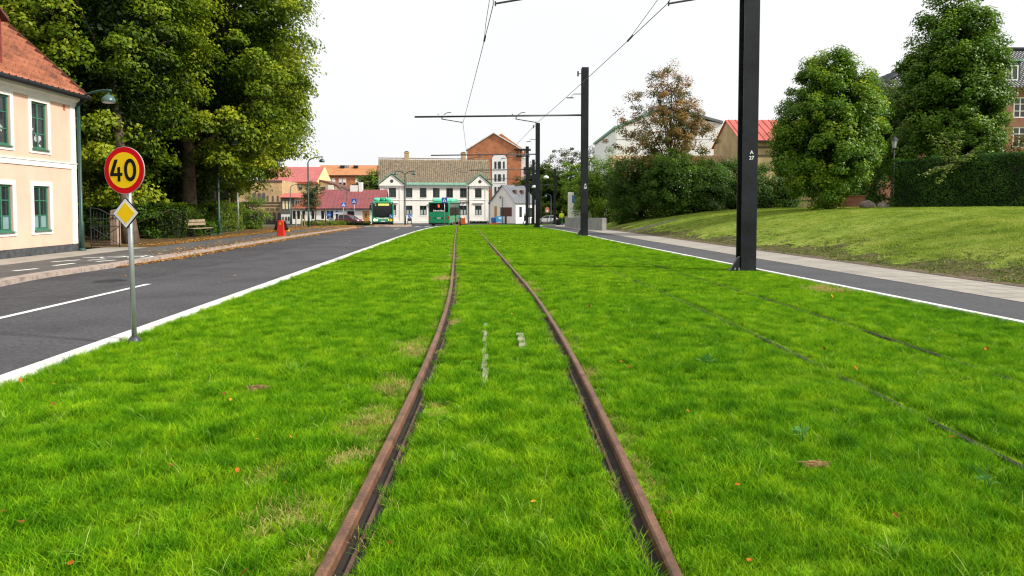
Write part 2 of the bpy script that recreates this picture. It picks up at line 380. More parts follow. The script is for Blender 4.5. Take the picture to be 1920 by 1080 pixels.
def blade_mat(name, deep, mid, lite, base_dark=.45, trans=.3, sc=2.0):
    m, nt, b = nodes(name); L = nt.links
    ge = N(nt, 'ShaderNodeNewGeometry')
    n1 = N(nt, 'ShaderNodeTexNoise'); n1.inputs['Scale'].default_value = sc; n1.inputs['Detail'].default_value = 5
    n1.inputs['Roughness'].default_value = .6; L.new(ge.outputs['Position'], n1.inputs['Vector'])
    n0 = N(nt, 'ShaderNodeTexNoise'); n0.inputs['Scale'].default_value = .35; n0.inputs['Detail'].default_value = 3
    L.new(ge.outputs['Position'], n0.inputs['Vector'])
    av = N(nt, 'ShaderNodeAttribute', attribute_name='rnd')
    def ma(op, a, bb):
        k = N(nt, 'ShaderNodeMath', operation=op)
        for i, x in enumerate((a, bb)):
            if isinstance(x, (int, float)): k.inputs[i].default_value = x
            else: L.new(x, k.inputs[i])
        return k.outputs[0]
    f = ma('ADD', ma('MULTIPLY', n1.outputs['Fac'], 1.15), ma('MULTIPLY', n0.outputs['Fac'], .4))
    f = ma('ADD', f, ma('MULTIPLY', av.outputs['Fac'], .36)); f = ma('SUBTRACT', f, .445)
    r = ramp(nt, [(.18, deep), (.5, mid), (.85, lite)]); L.new(f, r.inputs['Fac'])
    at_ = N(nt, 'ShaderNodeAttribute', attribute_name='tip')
    mr = N(nt, 'ShaderNodeMapRange'); mr.inputs[3].default_value = base_dark; mr.inputs[4].default_value = 1.12; L.new(at_.outputs['Fac'], mr.inputs[0])  # blade foot darkened, painting the shade in the gaps between blades
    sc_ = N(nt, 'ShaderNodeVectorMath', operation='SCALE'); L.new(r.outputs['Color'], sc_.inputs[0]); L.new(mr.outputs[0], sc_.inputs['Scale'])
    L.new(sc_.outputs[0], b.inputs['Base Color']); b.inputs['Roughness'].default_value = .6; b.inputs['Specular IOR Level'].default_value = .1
    tr = N(nt, 'ShaderNodeBsdfTranslucent'); L.new(sc_.outputs[0], tr.inputs['Color'])
    mx = N(nt, 'ShaderNodeMixShader'); mx.inputs[0].default_value = trans
    L.new(b.outputs[0], mx.inputs[1]); L.new(tr.outputs[0], mx.inputs[2]); L.new(mx.outputs[0], nt.nodes['Material Output'].inputs['Surface'])
    return m
M['turf'] = grass_ground('turf thatch', [(.3,(.05,.13,.003)), (.5,(.15,.31,.006)), (.7,(.3,.46,.014))], 2.2)
M['lawn_ground'] = grass_ground('lawn thatch', [(.28,(.11,.17,.03)), (.48,(.23,.31,.045)), (.64,(.33,.36,.08)), (.8,(.4,.36,.14))], .55)
M['weedy'] = grass_ground('weedy soil', [(.3,(.04,.05,.015)), (.47,(.1,.1,.035)), (.58,(.16,.115,.07)), (.75,(.13,.16,.05))], 3.5)
M['earth'] = grass_ground('plain earth', [(.3,(.05,.055,.03)), (.5,(.09,.09,.05)), (.7,(.13,.12,.08))], .8, 9)
M['verge'] = grass_ground('leafy verge', [(.3,(.05,.045,.02)), (.47,(.1,.075,.035)), (.58,(.22,.12,.045)), (.75,(.12,.1,.04))], 2.4)
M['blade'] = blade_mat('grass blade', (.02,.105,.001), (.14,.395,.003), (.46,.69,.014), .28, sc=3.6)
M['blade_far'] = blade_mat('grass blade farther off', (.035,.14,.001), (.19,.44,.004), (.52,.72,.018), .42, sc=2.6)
M['blade_dry'] = blade_mat('dry grass blade', (.3,.26,.05), (.52,.41,.13), (.66,.53,.24), .65)
M['blade_pale'] = blade_mat('pale grass stalk', (.16,.3,.03), (.36,.55,.08), (.6,.7,.2), .6)
M['blade_lawn'] = blade_mat('lawn blade', (.12,.21,.025), (.3,.41,.045), (.54,.54,.13), .75, sc=.9)
M['blade_weed'] = blade_mat('weed leaf', (.06,.1,.02), (.16,.2,.05), (.42,.42,.2), .7)

# ------------------------------------------------------------------ the setting: sheets
def strip(name, fl, fr, y0, y1, dz, mat, step=1.0, nx=1, zf=None):
    n = max(2, int((y1-y0)/step)+1); ys = np.linspace(y0, y1, n); vs = []; fs = []
    for y in ys:
        a, b = fl(y), fr(y)
        for k in range(nx+1):
            x = a+(b-a)*k/nx; vs.append((x, y, (zf(x, y) if zf else g(y))+dz))
    w = nx+1
    for i in range(n-1):
        for k in range(nx):
            fs.append((i*w+k, i*w+k+1, (i+1)*w+k+1, (i+1)*w+k))
    return tag(MB().add(vs, fs).build(name, mat), kind='structure')
def solid_strip(name, fl, fr, y0, y1, dz, depth, mat, step=1.0, kind='structure', jit=0):
    n = max(2, int((y1-y0)/step)+1); vs = []; fs = []
    for y in np.linspace(y0, y1, n):
        a, b = fl(y)+random.uniform(-jit, jit), fr(y); z = g(y)+dz
        vs += [(a, y, z-depth), (a, y, z), (b, y, z), (b, y, z-depth)]
    for i in range(n-1):
        o = i*4
        for k in range(4):
            fs.append((o+k, o+4+k, o+4+(k+1) % 4, o+(k+1) % 4))
    fs += [(0,1,2,3), (n*4-1,n*4-2,n*4-3,n*4-4)]
    return tag(MB().add(vs, fs).build(name, mat), kind=kind)

# ground out to the horizon
ys = sorted(set([-400, -100, -40, -15]+list(range(-12, 140, 2))+[150, 180, 240, 400, 900, 2500])); xs = [-2500, -600, -200, -80, -30, -10, 0, 10, 30, 80, 200, 600, 2500]
vs = [(x, y, g(y)-.14) for y in ys for x in xs]; w = len(xs)
fs = [(i*w+k, i*w+k+1, (i+1)*w+k+1, (i+1)*w+k) for i in range(len(ys)-1) for k in range(w-1)]
tag(MB().add(vs, fs).build('ground', M['earth']), kind='structure')
rl = lambda y: roadL(y)
strip('road', lambda y: roadL(y)-.02, lambda y: kerbL(y)-.14, -12, 86, -.06, M['asphalt'], nx=2)
strip('road', lambda y: (roadL(y)+kerbL(y))/2-.3+.05*math.sin(y*.7), lambda y: kerbL(y)-.15, -12, 66, -.0555, M['asphalt_near'], nx=2)
strip('street_junction', lambda y: -34, lambda y: 24, 62, 131, -.075, M['asphalt'], 2, 6)
strip('soil_ground', kerbL, kerbR, -12, 103.5, -.055, M['turf'], 1, 6)
solid_strip('tram_kerb', lambda y: kerbL(y)-.17, kerbL, -12, 103, 0.0, .2, M['concrete_pale'], 1)
solid_strip('path_kerb', kerbR, lambda y: kerbR(y)+.13, -12, 103, 0.0, .2, M['concrete_pale'], 1)
solid_strip('granite_kerb', lambda y: roadL(y)-.34, roadL, -12, 74, .05, .25, M['granite'], .9, jit=.012)
strip('pavement', lambda y: wallL(y)+1.35, lambda y: roadL(y)-.33, -12, 74, .045, M['asphalt_old'], 1, 2)
strip('pavement', lambda y: wallL(y)-.35, lambda y: wallL(y)+1.36, -12, 26, .041, M['flagstone'], 1)
strip('verge_ground', lambda y: wallL(y)-26, lambda y: wallL(y)+1.37, 26, 72, .036, M['verge'], 1, 4)
strip('cycle_path', lambda y: kerbR(y)+.12, pathA, -12, 103, -.012, M['asphalt_path'], 1)
strip('pavement', lambda y: pathA(y)-.01, paveR, -12, 103, -.006, M['flagstone'], 1, 2)
strip('lawn', lambda y: paveR(y)-.02, lambda y: paveR(y)+70, -12, 130, -.02, M['lawn_ground'], 1, 90, zf=lawnz)
strip('weedy_border', lambda y: paveR(y)-.04+.12*math.sin(y*2.1), lambda y: paveR(y)+.9+.3*math.sin(y*.9)+.25*math.sin(y*2.3)+.15*math.sin(y*5.1), -12, 50, .0, M['weedy'], .25, 8, zf=lawnz)
# joints between paving flags
mb = MB()
for y in np.arange(6, 58, .6):
    mb.add([(pathA(y), y, -.002+g(y)), (paveR(y), y, -.002+g(y)), (paveR(y), y+.025, -.002+g(y)), (pathA(y), y+.025, -.002+g(y))], [(0,1,2,3)])
for k in (1, 2, 3):
    for y in np.arange(0, 58, 1.0):
        f = lambda yy: pathA(yy)+k*.5
        mb.add([(f(y), y, g(y)-.001), (f(y)+.018, y, g(y)-.001), (f(y+1)+.018, y+1, g(y+1)-.001), (f(y+1), y+1, g(y+1)-.001)], [(0,1,2,3)])
tag(mb.build('paving_joint', M['concrete']), kind='structure')
# worn edge of gravel along the paving
strip('gravel_ground', lambda y: paveR(y)-.22, lambda y: paveR(y)+.16+.06*math.sin(y*3), -12, 60, .003, M['soil'], .5, zf=lambda x, y: max(g(y), lawnz(x, y)))
# branch path into the lawn
br = []
A, B = gp(1140, 436), gp(1215, 424)
mb = MB(); vs = []; n = 12
for i in range(n+1):
    t = i/n; x = paveR(43)-.1+3.4*t; y0 = 43.4+.7*t
    vs += [(x, y0, lawnz(x, y0)+.012), (x, y0+1.5, lawnz(x, y0+1.5)+.012)]
mb.add(vs, [(2*i, 2*i+2, 2*i+3, 2*i+1) for i in range(n)]); tag(mb.build('branch_path', M['asphalt_old']), kind='structure')

# painted markings
def line_quad(mb, p, q, w, dz):
    p = Vector((p[0], p[1])); q = Vector((q[0], q[1])); d = (q-p).normalized(); nrm = Vector((-d.y, d.x))*w/2
    n = max(1, int((q-p).length/1.5)); pts = [p.lerp(q, i/n) for i in range(n+1)]
    vs = []
    for a in pts: vs += [(a.x+nrm.x, a.y+nrm.y, g(a.y)+dz), (a.x-nrm.x, a.y-nrm.y, g(a.y)+dz)]
    mb.add(vs, [(2*i+1, 2*i+3, 2*i+2, 2*i) for i in range(n)])
mb = MB(); a, b = gp(-60, 611, -.06), gp(279, 533, -.06); line_quad(mb, a, b, .13, -.051)
d = (b-a).normalized()
p = b+d*40; line_quad(mb, p-d*1.6, p+d*1.6, .11, -.051)
tag(mb.build('lane_marking', M['marking']), kind='structure')
mb = MB()
for (u0, v0, u1, v1) in ((25,508,70,503.5), (101,498,139,493.5), (97,491,150,487), (155,483.5,203,481.5), (165,488,197,485.5), (181,490.5,216,487.5)):
    line_quad(mb, gp(u0, v0, .05), gp(u1, v1, .05), .16, .0505)
tag(mb.build('road_marking', M['marking']), kind='structure')
c = gp(238, 482, .05); mb = MB()                  # painted bicycle
for sx in (-.42, .42):
    for k in range(20):
        t0, t1 = 2*PI*k/20, 2*PI*(k+1)/20
        P = lambda t, r: (c.x+sx+r*math.cos(t), c.y+1.6*r*math.sin(t), g(c.y)+.0505)
        mb.add([P(t0,.24), P(t0,.31), P(t1,.31), P(t1,.24)], [(0,1,2,3)])
for p, q in (((-.42,0),(-.15,.5)), ((-.15,.5),(.3,.5)), ((.3,.5),(.42,0)), ((-.15,.5),(0,0)), ((0,0),(.3,.5)), ((.3,.5),(.2,.75)), ((.1,.75),(.28,.75))):
    line_quad(mb, (c.x+p[0], c.y+p[1]), (c.x+q[0], c.y+q[1]), .08, .0507)
tag(mb.build('road_marking', M['marking']), kind='structure')
mb = MB()                                          # zebra crossing by the buses
for k in range(9):
    x = -15.6+k*1.05; mb.add([(x, 71.5, g(71.5)-.054), (x+.5, 71.5, g(71.5)-.054), (x+.5, 74.5, g(74.5)-.054), (x, 74.5, g(74.5)-.054)], [(0,1,2,3)])
tag(mb.build('zebra_crossing', M['marking']), kind='structure')
# traffic island with leaf litter
def slab(name, poly, dz, h, mat):
    mb = MB(); yc = sum(p[1] for p in poly)/len(poly); mb.prismz(poly, g(yc)+dz, g(yc)+dz+h); return tag(mb.build(name, mat), kind='structure')
slab('traffic_island', [(-13.6,69.5), (-12.2,68.6), (-10.9,69.6), (-10.7,73), (-11.4,77), (-12.6,77), (-13.6,73)], -.07, .12, M['granite'])
slab('traffic_island', [(-15.5,73.2), (-13.9,72.6), (-13.7,75), (-14.6,78), (-15.6,78)], -.2, .16, M['granite'])
# second strip of paving where the rails cross
strip('track_crossing', lambda y: max(-3.2, kerbL(y)), lambda y: kerbR(y)-.4, 77.6, 78.6, -.035, M['concrete_pale'], .5, 4)
# far pavement by the white building
strip('far_pavement', lambda y: -27, lambda y: 18, 121, 135, -.0, M['asphalt_old'], 2)
strip('planting_bed', lambda y: -26, lambda y: roadL(y)-4, 74, 96, -.02, M['verge'], 2, 3)

# ------------------------------------------------------------------ rails
M['rail_lip'] = basic('dark rusty rail lip', (.085,.045,.03), .85, var=.6, sc=5, dark=(.03,.022,.016))
def rail(name, fc, y0, y1, label, dz, mat, wide=.06):
    t = thing(name, label, 'rail', (0, 0, 0), 0, 'tram rails laid in the grass')
    def sweep(prof, mat, nm):
        n = int((y1-y0)/.35); vs = []; fs = []; k = len(prof)
        for y in np.linspace(y0, y1, n+1):
            x = fc(y)
            for (dx, z) in prof: vs.append((x+dx, y, g(y)+z+dz))
        for i in range(n):
            for j in range(k-1): fs.append((i*k+j, (i+1)*k+j, (i+1)*k+j+1, i*k+j+1))
        return MB().add(vs, fs).build(nm, mat, t, smooth=False)
    return t, sweep
def track_rail(c, sgn, y0, y1, label, dz, mat):
    f = lambda y: c(y)+sgn*GA
    t, sw = rail('tram_rail', f, y0, y1, label, dz, mat)
    s = -sgn                                        # groove on the inner side
    head = [(-s*.032,-.13), (-s*.032,-.012), (-s*.023,-.001), (s*.014,.0), (s*.025,-.009), (s*.03,-.06)]
    lip = [(s*.08,-.06), (s*.084,-.034), (s*.1,-.04), (s*.1,-.13)]
    groove = [(s*.03,-.05), (s*.135,-.052)]
    rev = (lambda p: p) if s > 0 else (lambda p: p[::-1])
    sw(rev(head), mat, 'rail_head'); sw(rev(lip), M['rail_lip'] if mat is M['rail_rust'] else mat, 'guard_lip'); sw(rev(groove), M['rail_dark'], 'groove_bed')
track_rail(tc, -1, -4, 88, 'left rusty brown tram rail of the bare track curving away through the grass', -.002, M['rail_rust'])
track_rail(tc, 1, -4, 66, 'right rusty brown tram rail of the bare track curving away through the grass', -.002, M['rail_rust'])
track_rail(t2, -1, -4, 66, 'overgrown dark tram rail in the right track, the one nearer the bare track', -.03, M['rail_dark'])
track_rail(t2, 1, -4, 60, 'overgrown dark tram rail in the right track, the one nearer the cycle path', -.03, M['rail_dark'])
for (u0, v0, u1, v1, w_, lab) in ((907,602,906,716,.05,'narrow concrete strip showing through the grass between the rails, left one'), (974,620,980,644,.085,'short pale concrete strip showing through the grass between the rails, right one')):
    a, b = gp(u0, v0), gp(u1, v1); mb = MB(); n = 5
    for i in range(n):
        p, q = b.lerp(a, i/n), b.lerp(a, (i+1)/n); ww = w_*random.uniform(.7, 1.1)
        mb.box(p.x-ww/2, p.y, -.09, p.x+ww/2, q.y-.001, -.024+random.uniform(-.01, .004))
    tag(mb.build('concrete_strip', M['mossy_concrete']), lab, 'concrete strip')

# ------------------------------------------------------------------ grass tufts (stuff)
TUFTS = bpy.data.collections.new('tuft shapes')
def tuft(name, nb, rad, hmin, hmax, wd, lean, mat, seg=3, seed=0):
    r = np.random.default_rng(seed); V = []; Fc = []; rn = []; tp = []
    for _ in range(nb):
        a = r.uniform(0, 2*PI); q = rad*math.sqrt(r.uniform()); x, y = q*math.cos(a), q*math.sin(a)
        h = r.uniform(hmin, hmax); d = r.uniform(0, 2*PI); l = lean*r.uniform(.3, 1.3)*h; t = r.uniform(0, 2*PI)
        wx, wy = math.cos(t), math.sin(t); rv = r.uniform(); n0 = len(V); w = wd*r.uniform(.7, 1.2)
        for k in range(seg+1):
            f = k/seg; ww = w*(1-.15*f)*(1 if k < seg else .12)/2
            cx, cy = x+math.cos(d)*l*f*f, y+math.sin(d)*l*f*f; cz = h*(f-.18*lean*f*f)
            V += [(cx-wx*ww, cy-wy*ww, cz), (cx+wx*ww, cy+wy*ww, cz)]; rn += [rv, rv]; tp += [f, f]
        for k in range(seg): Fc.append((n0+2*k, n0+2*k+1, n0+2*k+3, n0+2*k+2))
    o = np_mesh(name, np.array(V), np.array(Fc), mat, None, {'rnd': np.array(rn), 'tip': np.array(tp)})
    COL.objects.unlink(o); TUFTS.objects.link(o); return o
NT = 0
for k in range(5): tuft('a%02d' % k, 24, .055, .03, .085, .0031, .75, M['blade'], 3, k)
for k in range(3): tuft('b%02d' % k, 22, .085, .035, .08, .0058, .8, M['blade_far'], 2, 20+k)
for k in range(3): tuft('c%02d' % k, 24, .17, .035, .08, .014, .85, M['blade_far'], 2, 30+k)
for k in range(2): tuft('d%02d' % k, 14, .06, .025, .06, .004, .95, M['blade_dry'], 3, 40+k)
for k in range(2): tuft('e%02d' % k, 12, .16, .02, .045, .016, .8, M['blade_lawn'], 2, 50+k)
for k in range(2): tuft('f%02d' % k, 8, .12, .02, .07, .035, .9, M['blade_weed'], 2, 60+k)
for k in range(2): tuft('g%02d' % k, 6, .05, .08, .15, .0032, .9, M['blade_pale'], 4, 70+k)
def scatter_group(seed):
    ng = bpy.data.node_groups.new('tufts', 'GeometryNodeTree')
    ng.interface.new_socket('Geometry', in_out='INPUT', socket_type='NodeSocketGeometry')
    ng.interface.new_socket('Geometry', in_out='OUTPUT', socket_type='NodeSocketGeometry')
    L = ng.links; gi = ng.nodes.new('NodeGroupInput'); go = ng.nodes.new('NodeGroupOutput')
    ci = ng.nodes.new('GeometryNodeCollectionInfo'); ci.inputs['Collection'].default_value = TUFTS
    ci.inputs['Separate Children'].default_value = True; ci.inputs['Reset Children'].default_value = True
    ip = ng.nodes.new('GeometryNodeInstanceOnPoints'); ip.inputs['Pick Instance'].default_value = True
    ai = ng.nodes.new('GeometryNodeInputNamedAttribute'); ai.data_type = 'INT'; ai.inputs['Name'].default_value = 'idx'
    asc = ng.nodes.new('GeometryNodeInputNamedAttribute'); asc.data_type = 'FLOAT'; asc.inputs['Name'].default_value = 'sc'
    rv = ng.nodes.new('FunctionNodeRandomValue'); rv.data_type = 'FLOAT_VECTOR'
    rv.inputs['Min'].default_value = (-.22, -.22, 0); rv.inputs['Max'].default_value = (.22, .22, 6.28); rv.inputs['Seed'].default_value = seed
    L.new(gi.outputs[0], ip.inputs['Points']); L.new(ci.outputs[0], ip.inputs['Instance'])
    L.new(ai.outputs[0], ip.inputs['Instance Index']); L.new(asc.outputs[0], ip.inputs['Scale'])
    L.new(rv.outputs[0], ip.inputs['Rotation']); L.new(ip.outputs[0], go.inputs[0])
    return ng
def scatter(name, P, idx, sc, label, cat, seed):
    me = bpy.data.meshes.new(name); me.vertices.add(len(P)); me.vertices.foreach_set('co', P.astype(np.float32).ravel())
    a = me.attributes.new('idx', 'INT', 'POINT'); a.data.foreach_set('value', idx.astype(np.int32))
    a = me.attributes.new('sc', 'FLOAT', 'POINT'); a.data.foreach_set('value', sc.astype(np.float32))
    o = bpy.data.objects.new(name, me); COL.objects.link(o); o.modifiers.new('tufts', 'NODES').node_group = scatter_group(seed)
    me.materials.append(M['blade'])
    return tag(o, label, cat, kind='stuff')
rg = np.random.default_rng(5)
ytab = np.arange(-12, 131, .5); tabs = {k: np.array([f(y) for y in ytab]) for k, f in dict(L=kerbL, Rr=kerbR, c=tc, p=paveR, g=g).items()}
def T(k, y): return np.interp(y, ytab, tabs[k])
DRY = [(742,718,.22), (700,780,.26), (795,650,.3), (780,640,.25), (525,960,.17), (500,880,.1), (1420,1000,.0), (640,850,.12), (1545,540,.35), (850,600,.15), (835,520,.25), (1105,690,.1), (820,760,.14)]
DRYP = [(gp(u, v), r) for u, v, r in DRY if r > 0]
allP, allI, allS = [], [], []
for (y0, y1, dens, kind) in ((1.9, 6.2, 640, 0), (6.2, 12.5, 420, 0), (12.5, 26, 190, 1), (26, 50, 62, 2), (50, 103, 30, 2)):
    xl = max(-(y1+1)*.8, -9); xr = min((y1+1)*.8, 9)
    n = int((xr-xl)*(y1-y0)*dens); x = rg.uniform(xl, xr, n); y = rg.uniform(y0, y1, n)
    keep = (x > T('L', y)+.02-.1*vnoise(x*0, y, .35, 61)*rg.uniform(size=n)) & (x < T('Rr', y)-.02+.08*vnoise(x*0, y, .4, 62)*rg.uniform(size=n)) & (np.abs(x) < .8*y+1.0)
    c = T('c', y)
    clump = vnoise(x, y, .28, 3)*.6+vnoise(x, y, .09, 4)*.4
    for s in (-1, 1):
        d = (x-(c+s*GA))*(-s)                        # + towards the groove
        edge = .018*(vnoise(x, y, .12, 9)-.5)*2
        fade = np.clip((y-(28 if s > 0 else 46))/28, 0, .93)
        bad = (d > -.066+edge) & (d < np.where(y < 7, .124, .108)+edge*2)
        keep &= ~(bad & (rg.uniform(size=n) > fade))
        d2 = (x-(c+4.05+s*GA))*(-s); cov = .04+.6*(vnoise(x, y, 1.7, 12) > .68)+np.clip((y-12)/16, 0, .9)
        bad = (d2 > -.06) & (d2 < .095)
        keep &= ~(bad & (rg.uniform(size=n) > cov))
    for q, w_ in ((gp(906, 660), .05), (gp(977, 632), .06)):
        keep &= ~((np.abs(x-q.x) < w_) & (np.abs(y-q.y) < (1.5 if w_ == .05 else .55)) & (rg.uniform(size=n) > .45))
    idx = {0: rg.integers(0, 5, n), 1: rg.integers(5, 8, n), 2: rg.integers(8, 11, n)}[kind]
    sc = .55+.85*clump
    dry = np.zeros(n)
    for q, r in DRYP:
        dd = np.sqrt((x-q.x)**2+((y-q.y)/1.7)**2)/r; dry = np.maximum(dry, np.clip(1.25-dd+.5*(clump-.5), 0, 1))
    rd = np.minimum(np.abs(np.abs(x-c)-GA), 9); wear = (vnoise(x, y, .8, 71) > .52)*np.clip(1-(rd-.06)/.16, 0, 1)*.55; dry = np.maximum(dry, wear)
    isdry = rg.uniform(size=n) < dry*.72
    idx = np.where(isdry, rg.integers(11, 13, n), idx); sc = np.where(isdry, sc*(1 if kind == 0 else 1.6), sc)
    sc = np.where((dry > .2) & ~isdry, sc*.75, sc)
    tall = (rg.uniform(size=n) < (.012 if kind < 1 else 0)); idx = np.where(tall, 17+rg.integers(0, 2, n), idx)
    z = T('g', y)-.055
    P = np.stack([x, y, z], 1)[keep]; allP.append(P); allI.append(idx[keep]); allS.append(sc[keep])
scatter('tram_grass', np.concatenate(allP), np.concatenate(allI), np.concatenate(allS), 'bright green long grass covering the tram tracks', 'grass', 1)
# lawn to the right
allP, allI, allS = [], [], []
for (y0, y1, dens) in ((9, 24, 150), (24, 48, 60)):
    n = int(30*(y1-y0)*dens); y = rg.uniform(y0, y1, n); d = rg.uniform(-.05, 30, n); x = T('p', y)+d
    z = T('g', y)+1.6*(1-np.exp(-(np.maximum(d, 0)/4.5)**1.3))-.02
    keep = (x < .82*y+1)
    wb = 1.25+.5*np.sin(y*.9)+.3*np.sin(y*2.3)
    weed = (d+rg.normal(0, .55, n)) < wb; keep &= ~(weed & (rg.uniform(size=n) < .35))
    idx = np.where(weed, np.where(rg.uniform(size=n) < .75, rg.integers(15, 17, n), rg.integers(13, 15, n)), rg.integers(13, 15, n))
    sc = .7+.6*vnoise(x, y, .5, 8)
    bare = vnoise(x, y, 2.2, 21)*.6+vnoise(x, y, .5, 22)*.4; keep &= ~((bare > .7) & (rg.uniform(size=n) < .5))
    P = np.stack([x, y, z], 1)[keep]; allP.append(P); allI.append(idx[keep]); allS.append(sc[keep])
scatter('lawn_grass', np.concatenate(allP), np.concatenate(allI), np.concatenate(allS), 'short mown yellowish lawn with a weedy border rising to the hedge', 'grass', 2)

# ------------------------------------------------------------------ leaf litter, fallen leaves
M['litter'] = leafmat('fallen leaf litter', [(0,(.16,.07,.02)), (.4,(.38,.17,.035)), (.75,(.55,.27,.05)), (1,(.5,.36,.1))], .15, .8)
def litter(name, P, size, label):
    n = len(P); a = rg.uniform(0, 2*PI, n); s = size*rg.uniform(.6, 1.3, n); ti = rg.uniform(-.35, .35, (n, 2))
    u = np.stack([np.cos(a), np.sin(a), ti[:,0]], 1)*s[:,None]; v = np.stack([-np.sin(a), np.cos(a), ti[:,1]], 1)*s[:,None]*.6
    V = np.stack([P-u, P+v, P+u, P-v], 1).reshape(-1, 3); Fq = np.arange(4*n).reshape(-1, 4)
    o = np_mesh(name, V, Fq, M['litter'], None, {'rnd': np.repeat(rg.uniform(size=n), 4)}); return tag(o, label, 'leaf litter', kind='stuff')
P = []
for y in np.arange(18.5, 76, .006):                  # gutter
    x = roadL(y)+abs(rg.normal(0, .22 if y > 21 else .1))-.02; P.append((x, y, g(y)-.05+rg.uniform(0, .02)))
for _ in range(3400):                                # on kerb and footway
    y = rg.uniform(22, 74); x = roadL(y)-abs(rg.normal(0, .7)); P.append((x, y, g(y)+.062))
for _ in range(9000):                                # under the hedge and trees
    y = rg.uniform(27, 72); x = wallL(y)+1.3-abs(rg.normal(0, .55))*(1 if y < 44 else 2.2); P.append((x, y, g(y)+.055))
for _ in range(70):
    y = rg.uniform(12, 70); P.append((rg.uniform(roadL(y), roadL(y)+4.5), y, g(y)-.05))
for _ in range(1600):
    y = rg.uniform(69.5, 77); P.append((rg.uniform(-15.4, -10.9), y, g(73)+.06))
litter('leaf_litter', np.array(P), .045, 'orange fallen leaves drifted along the kerb and under the trees')
# single leaves one can pick out on the grass
lm = MB(); n = 14
prof = [(0,-.5),(.14,-.42),(.3,-.2),(.33,.02),(.24,.26),(.1,.42),(0,.56),(-.1,.42),(-.26,.22),(-.33,0),(-.28,-.22),(-.14,-.42)]
lm.add([(x, y, .25*abs(x)+.12*y*y) for x, y in prof]+[(0,0,-.02)], [(i, (i+1) % 12, 12) for i in range(12)])
LM = [lm.mesh('fallen_leaf') for _ in range(3)]
for me, c in zip(LM, ((.36,.12,.014), (.2,.065,.015), (.42,.23,.02))):
    me.materials.append(basic('fallen leaf', c, .8, var=.3, sc=2, spec=.08))
LS = [(445,885,0,.055),(920,889,2,.05),(1405,1055,0,.05),(322,875,1,.05),(432,752,2,.055),(1130,996,0,.04),(375,838,1,.04),(482,826,2,.035),(535,908,2,.035),(165,955,1,.05),(133,1060,0,.05),(458,1078,1,.05),(1095,775,0,.05),(1290,773,0,.05),(1605,692,0,.07),(1848,656,0,.07),(1180,690,0,.06),(1165,680,0,.05),(1000,944,2,.045),(100,760,1,.06),(40,982,1,.04),(8,962,1,.05),(1383,912,0,.04),(730,1022,1,.04),(1255,965,1,.04),(545,822,2,.03),(38,715,0,.07),(100,722,2,.06),(1680,970,1,.04),(1785,822,0,.05),(1560,556,2,.1),(1612,600,1,.1),(1850,655,0,.07),(1500,572,2,.1),(1105,575,1,.08),(960,590,2,.06),(420,740,1,.05),(1545,655,0,.07),(1700,640,1,.08),(575,700,1,.05)]
for i, (u, v, k, s) in enumerate(LS):
    p = gp(u, v, .012)
    o = bpy.data.objects.new('fallen_leaf', LM[k]); COL.objects.link(o); o.location = p+Vector((0, 0, .012)); o.scale = (s*.8,)*3
    o.rotation_euler = (random.uniform(-.5, .5)-.4, random.uniform(-.5, .5), random.uniform(0, 6.28))
    tag(o, ['small orange fallen leaf lying on the tram grass', 'small dark brown fallen leaf lying on the tram grass', 'small yellow fallen leaf lying on the tram grass'][k], 'leaf', 'fallen leaves on the tram grass')
for (u, v, lab) in ((480,726,'ragged pale brown clump of dry thatch lying left of the bare rails'), (1526,870,'ragged pale brown clump of dry thatch lying right of the bare rails')):
    p = gp(u, v); mb = MB()
    for _ in range(45):
        a = random.uniform(0, 2*PI); q = random.gauss(0, .03); c = Vector((p.x+q*1.2, p.y+random.gauss(0,.015), random.uniform(-.015, .018)))
        dd = Vector((math.cos(a), math.sin(a)*.6, random.uniform(-.2, .3)))*random.uniform(.02, .05)
        mb.tube([c-dd, c, c+dd+Vector((0,0,-.01))], [.002,.005,.002], 4)
    tag(mb.build('thatch_clump', M['dry_thatch']), lab, 'thatch clump')
M['weed'] = leafmat('weed leaf', [(0,(.05,.18,.03)), (1,(.16,.36,.08))], .3, .6, .15)
for (u, v, n, r, lab) in ((1505,822,13,.085,'broad bluish green weed growing in the grass right of the bare rails'), (1850,910,7,.06,'small pale leafed weed in the grass at the right edge'), (1325,684,16,.1,'loose weed with thin stalks in the grass between the two tracks')):
    p = gp(u, v); t = thing('weed_plant', lab, 'weed', (p.x, p.y, -.05))
    V = []
    for k in range(n):
        a = random.uniform(0, 2*PI); el = random.uniform(.5, 1.3); d = Vector((math.cos(a)*math.cos(el), math.sin(a)*math.cos(el), math.sin(el)))
        b0 = d*r*.5+Vector((0, 0, .05)); sd = d.cross(Vector((0, 0, 1))).normalized()*r*.22
        V += [b0, b0+d*r*.4+sd, b0+d*r*.9-Vector((0,0,.02)), b0+d*r*.4-sd]
    np_mesh('leaf', np.array(V), np.arange(4*n).reshape(-1, 4), M['weed'], t, {'rnd': np.repeat(rg.uniform(size=n), 4)})
    mb = MB()
    for k in range(3): mb.tube([(0,0,0), (random.uniform(-.03,.03), random.uniform(-.03,.03), .08), (random.uniform(-.06,.06), random.uniform(-.06,.06), .15)], [.004,.003,.002], 5)
    mb.build('stem', M['weed'], t)
# road drain
p = gp(206, 527, -.06); t = thing('road_drain', 'round cast iron drain cover set in the road asphalt', 'drain', (p.x, p.y, g(p.y)-.06))
MB().lathe([(.34,0),(.34,.006),(.28,.008),(.28,.002)], 28).build('frame', M['steel_dark'], t)
mb = MB()
for k in range(-5, 6):
    hw = math.sqrt(max(0, .27**2-(k*.05)**2)); mb.box(k*.05-.013, -hw, .002, k*.05+.013, hw, .009)
mb.build('grate', M['steel_dark'], t)
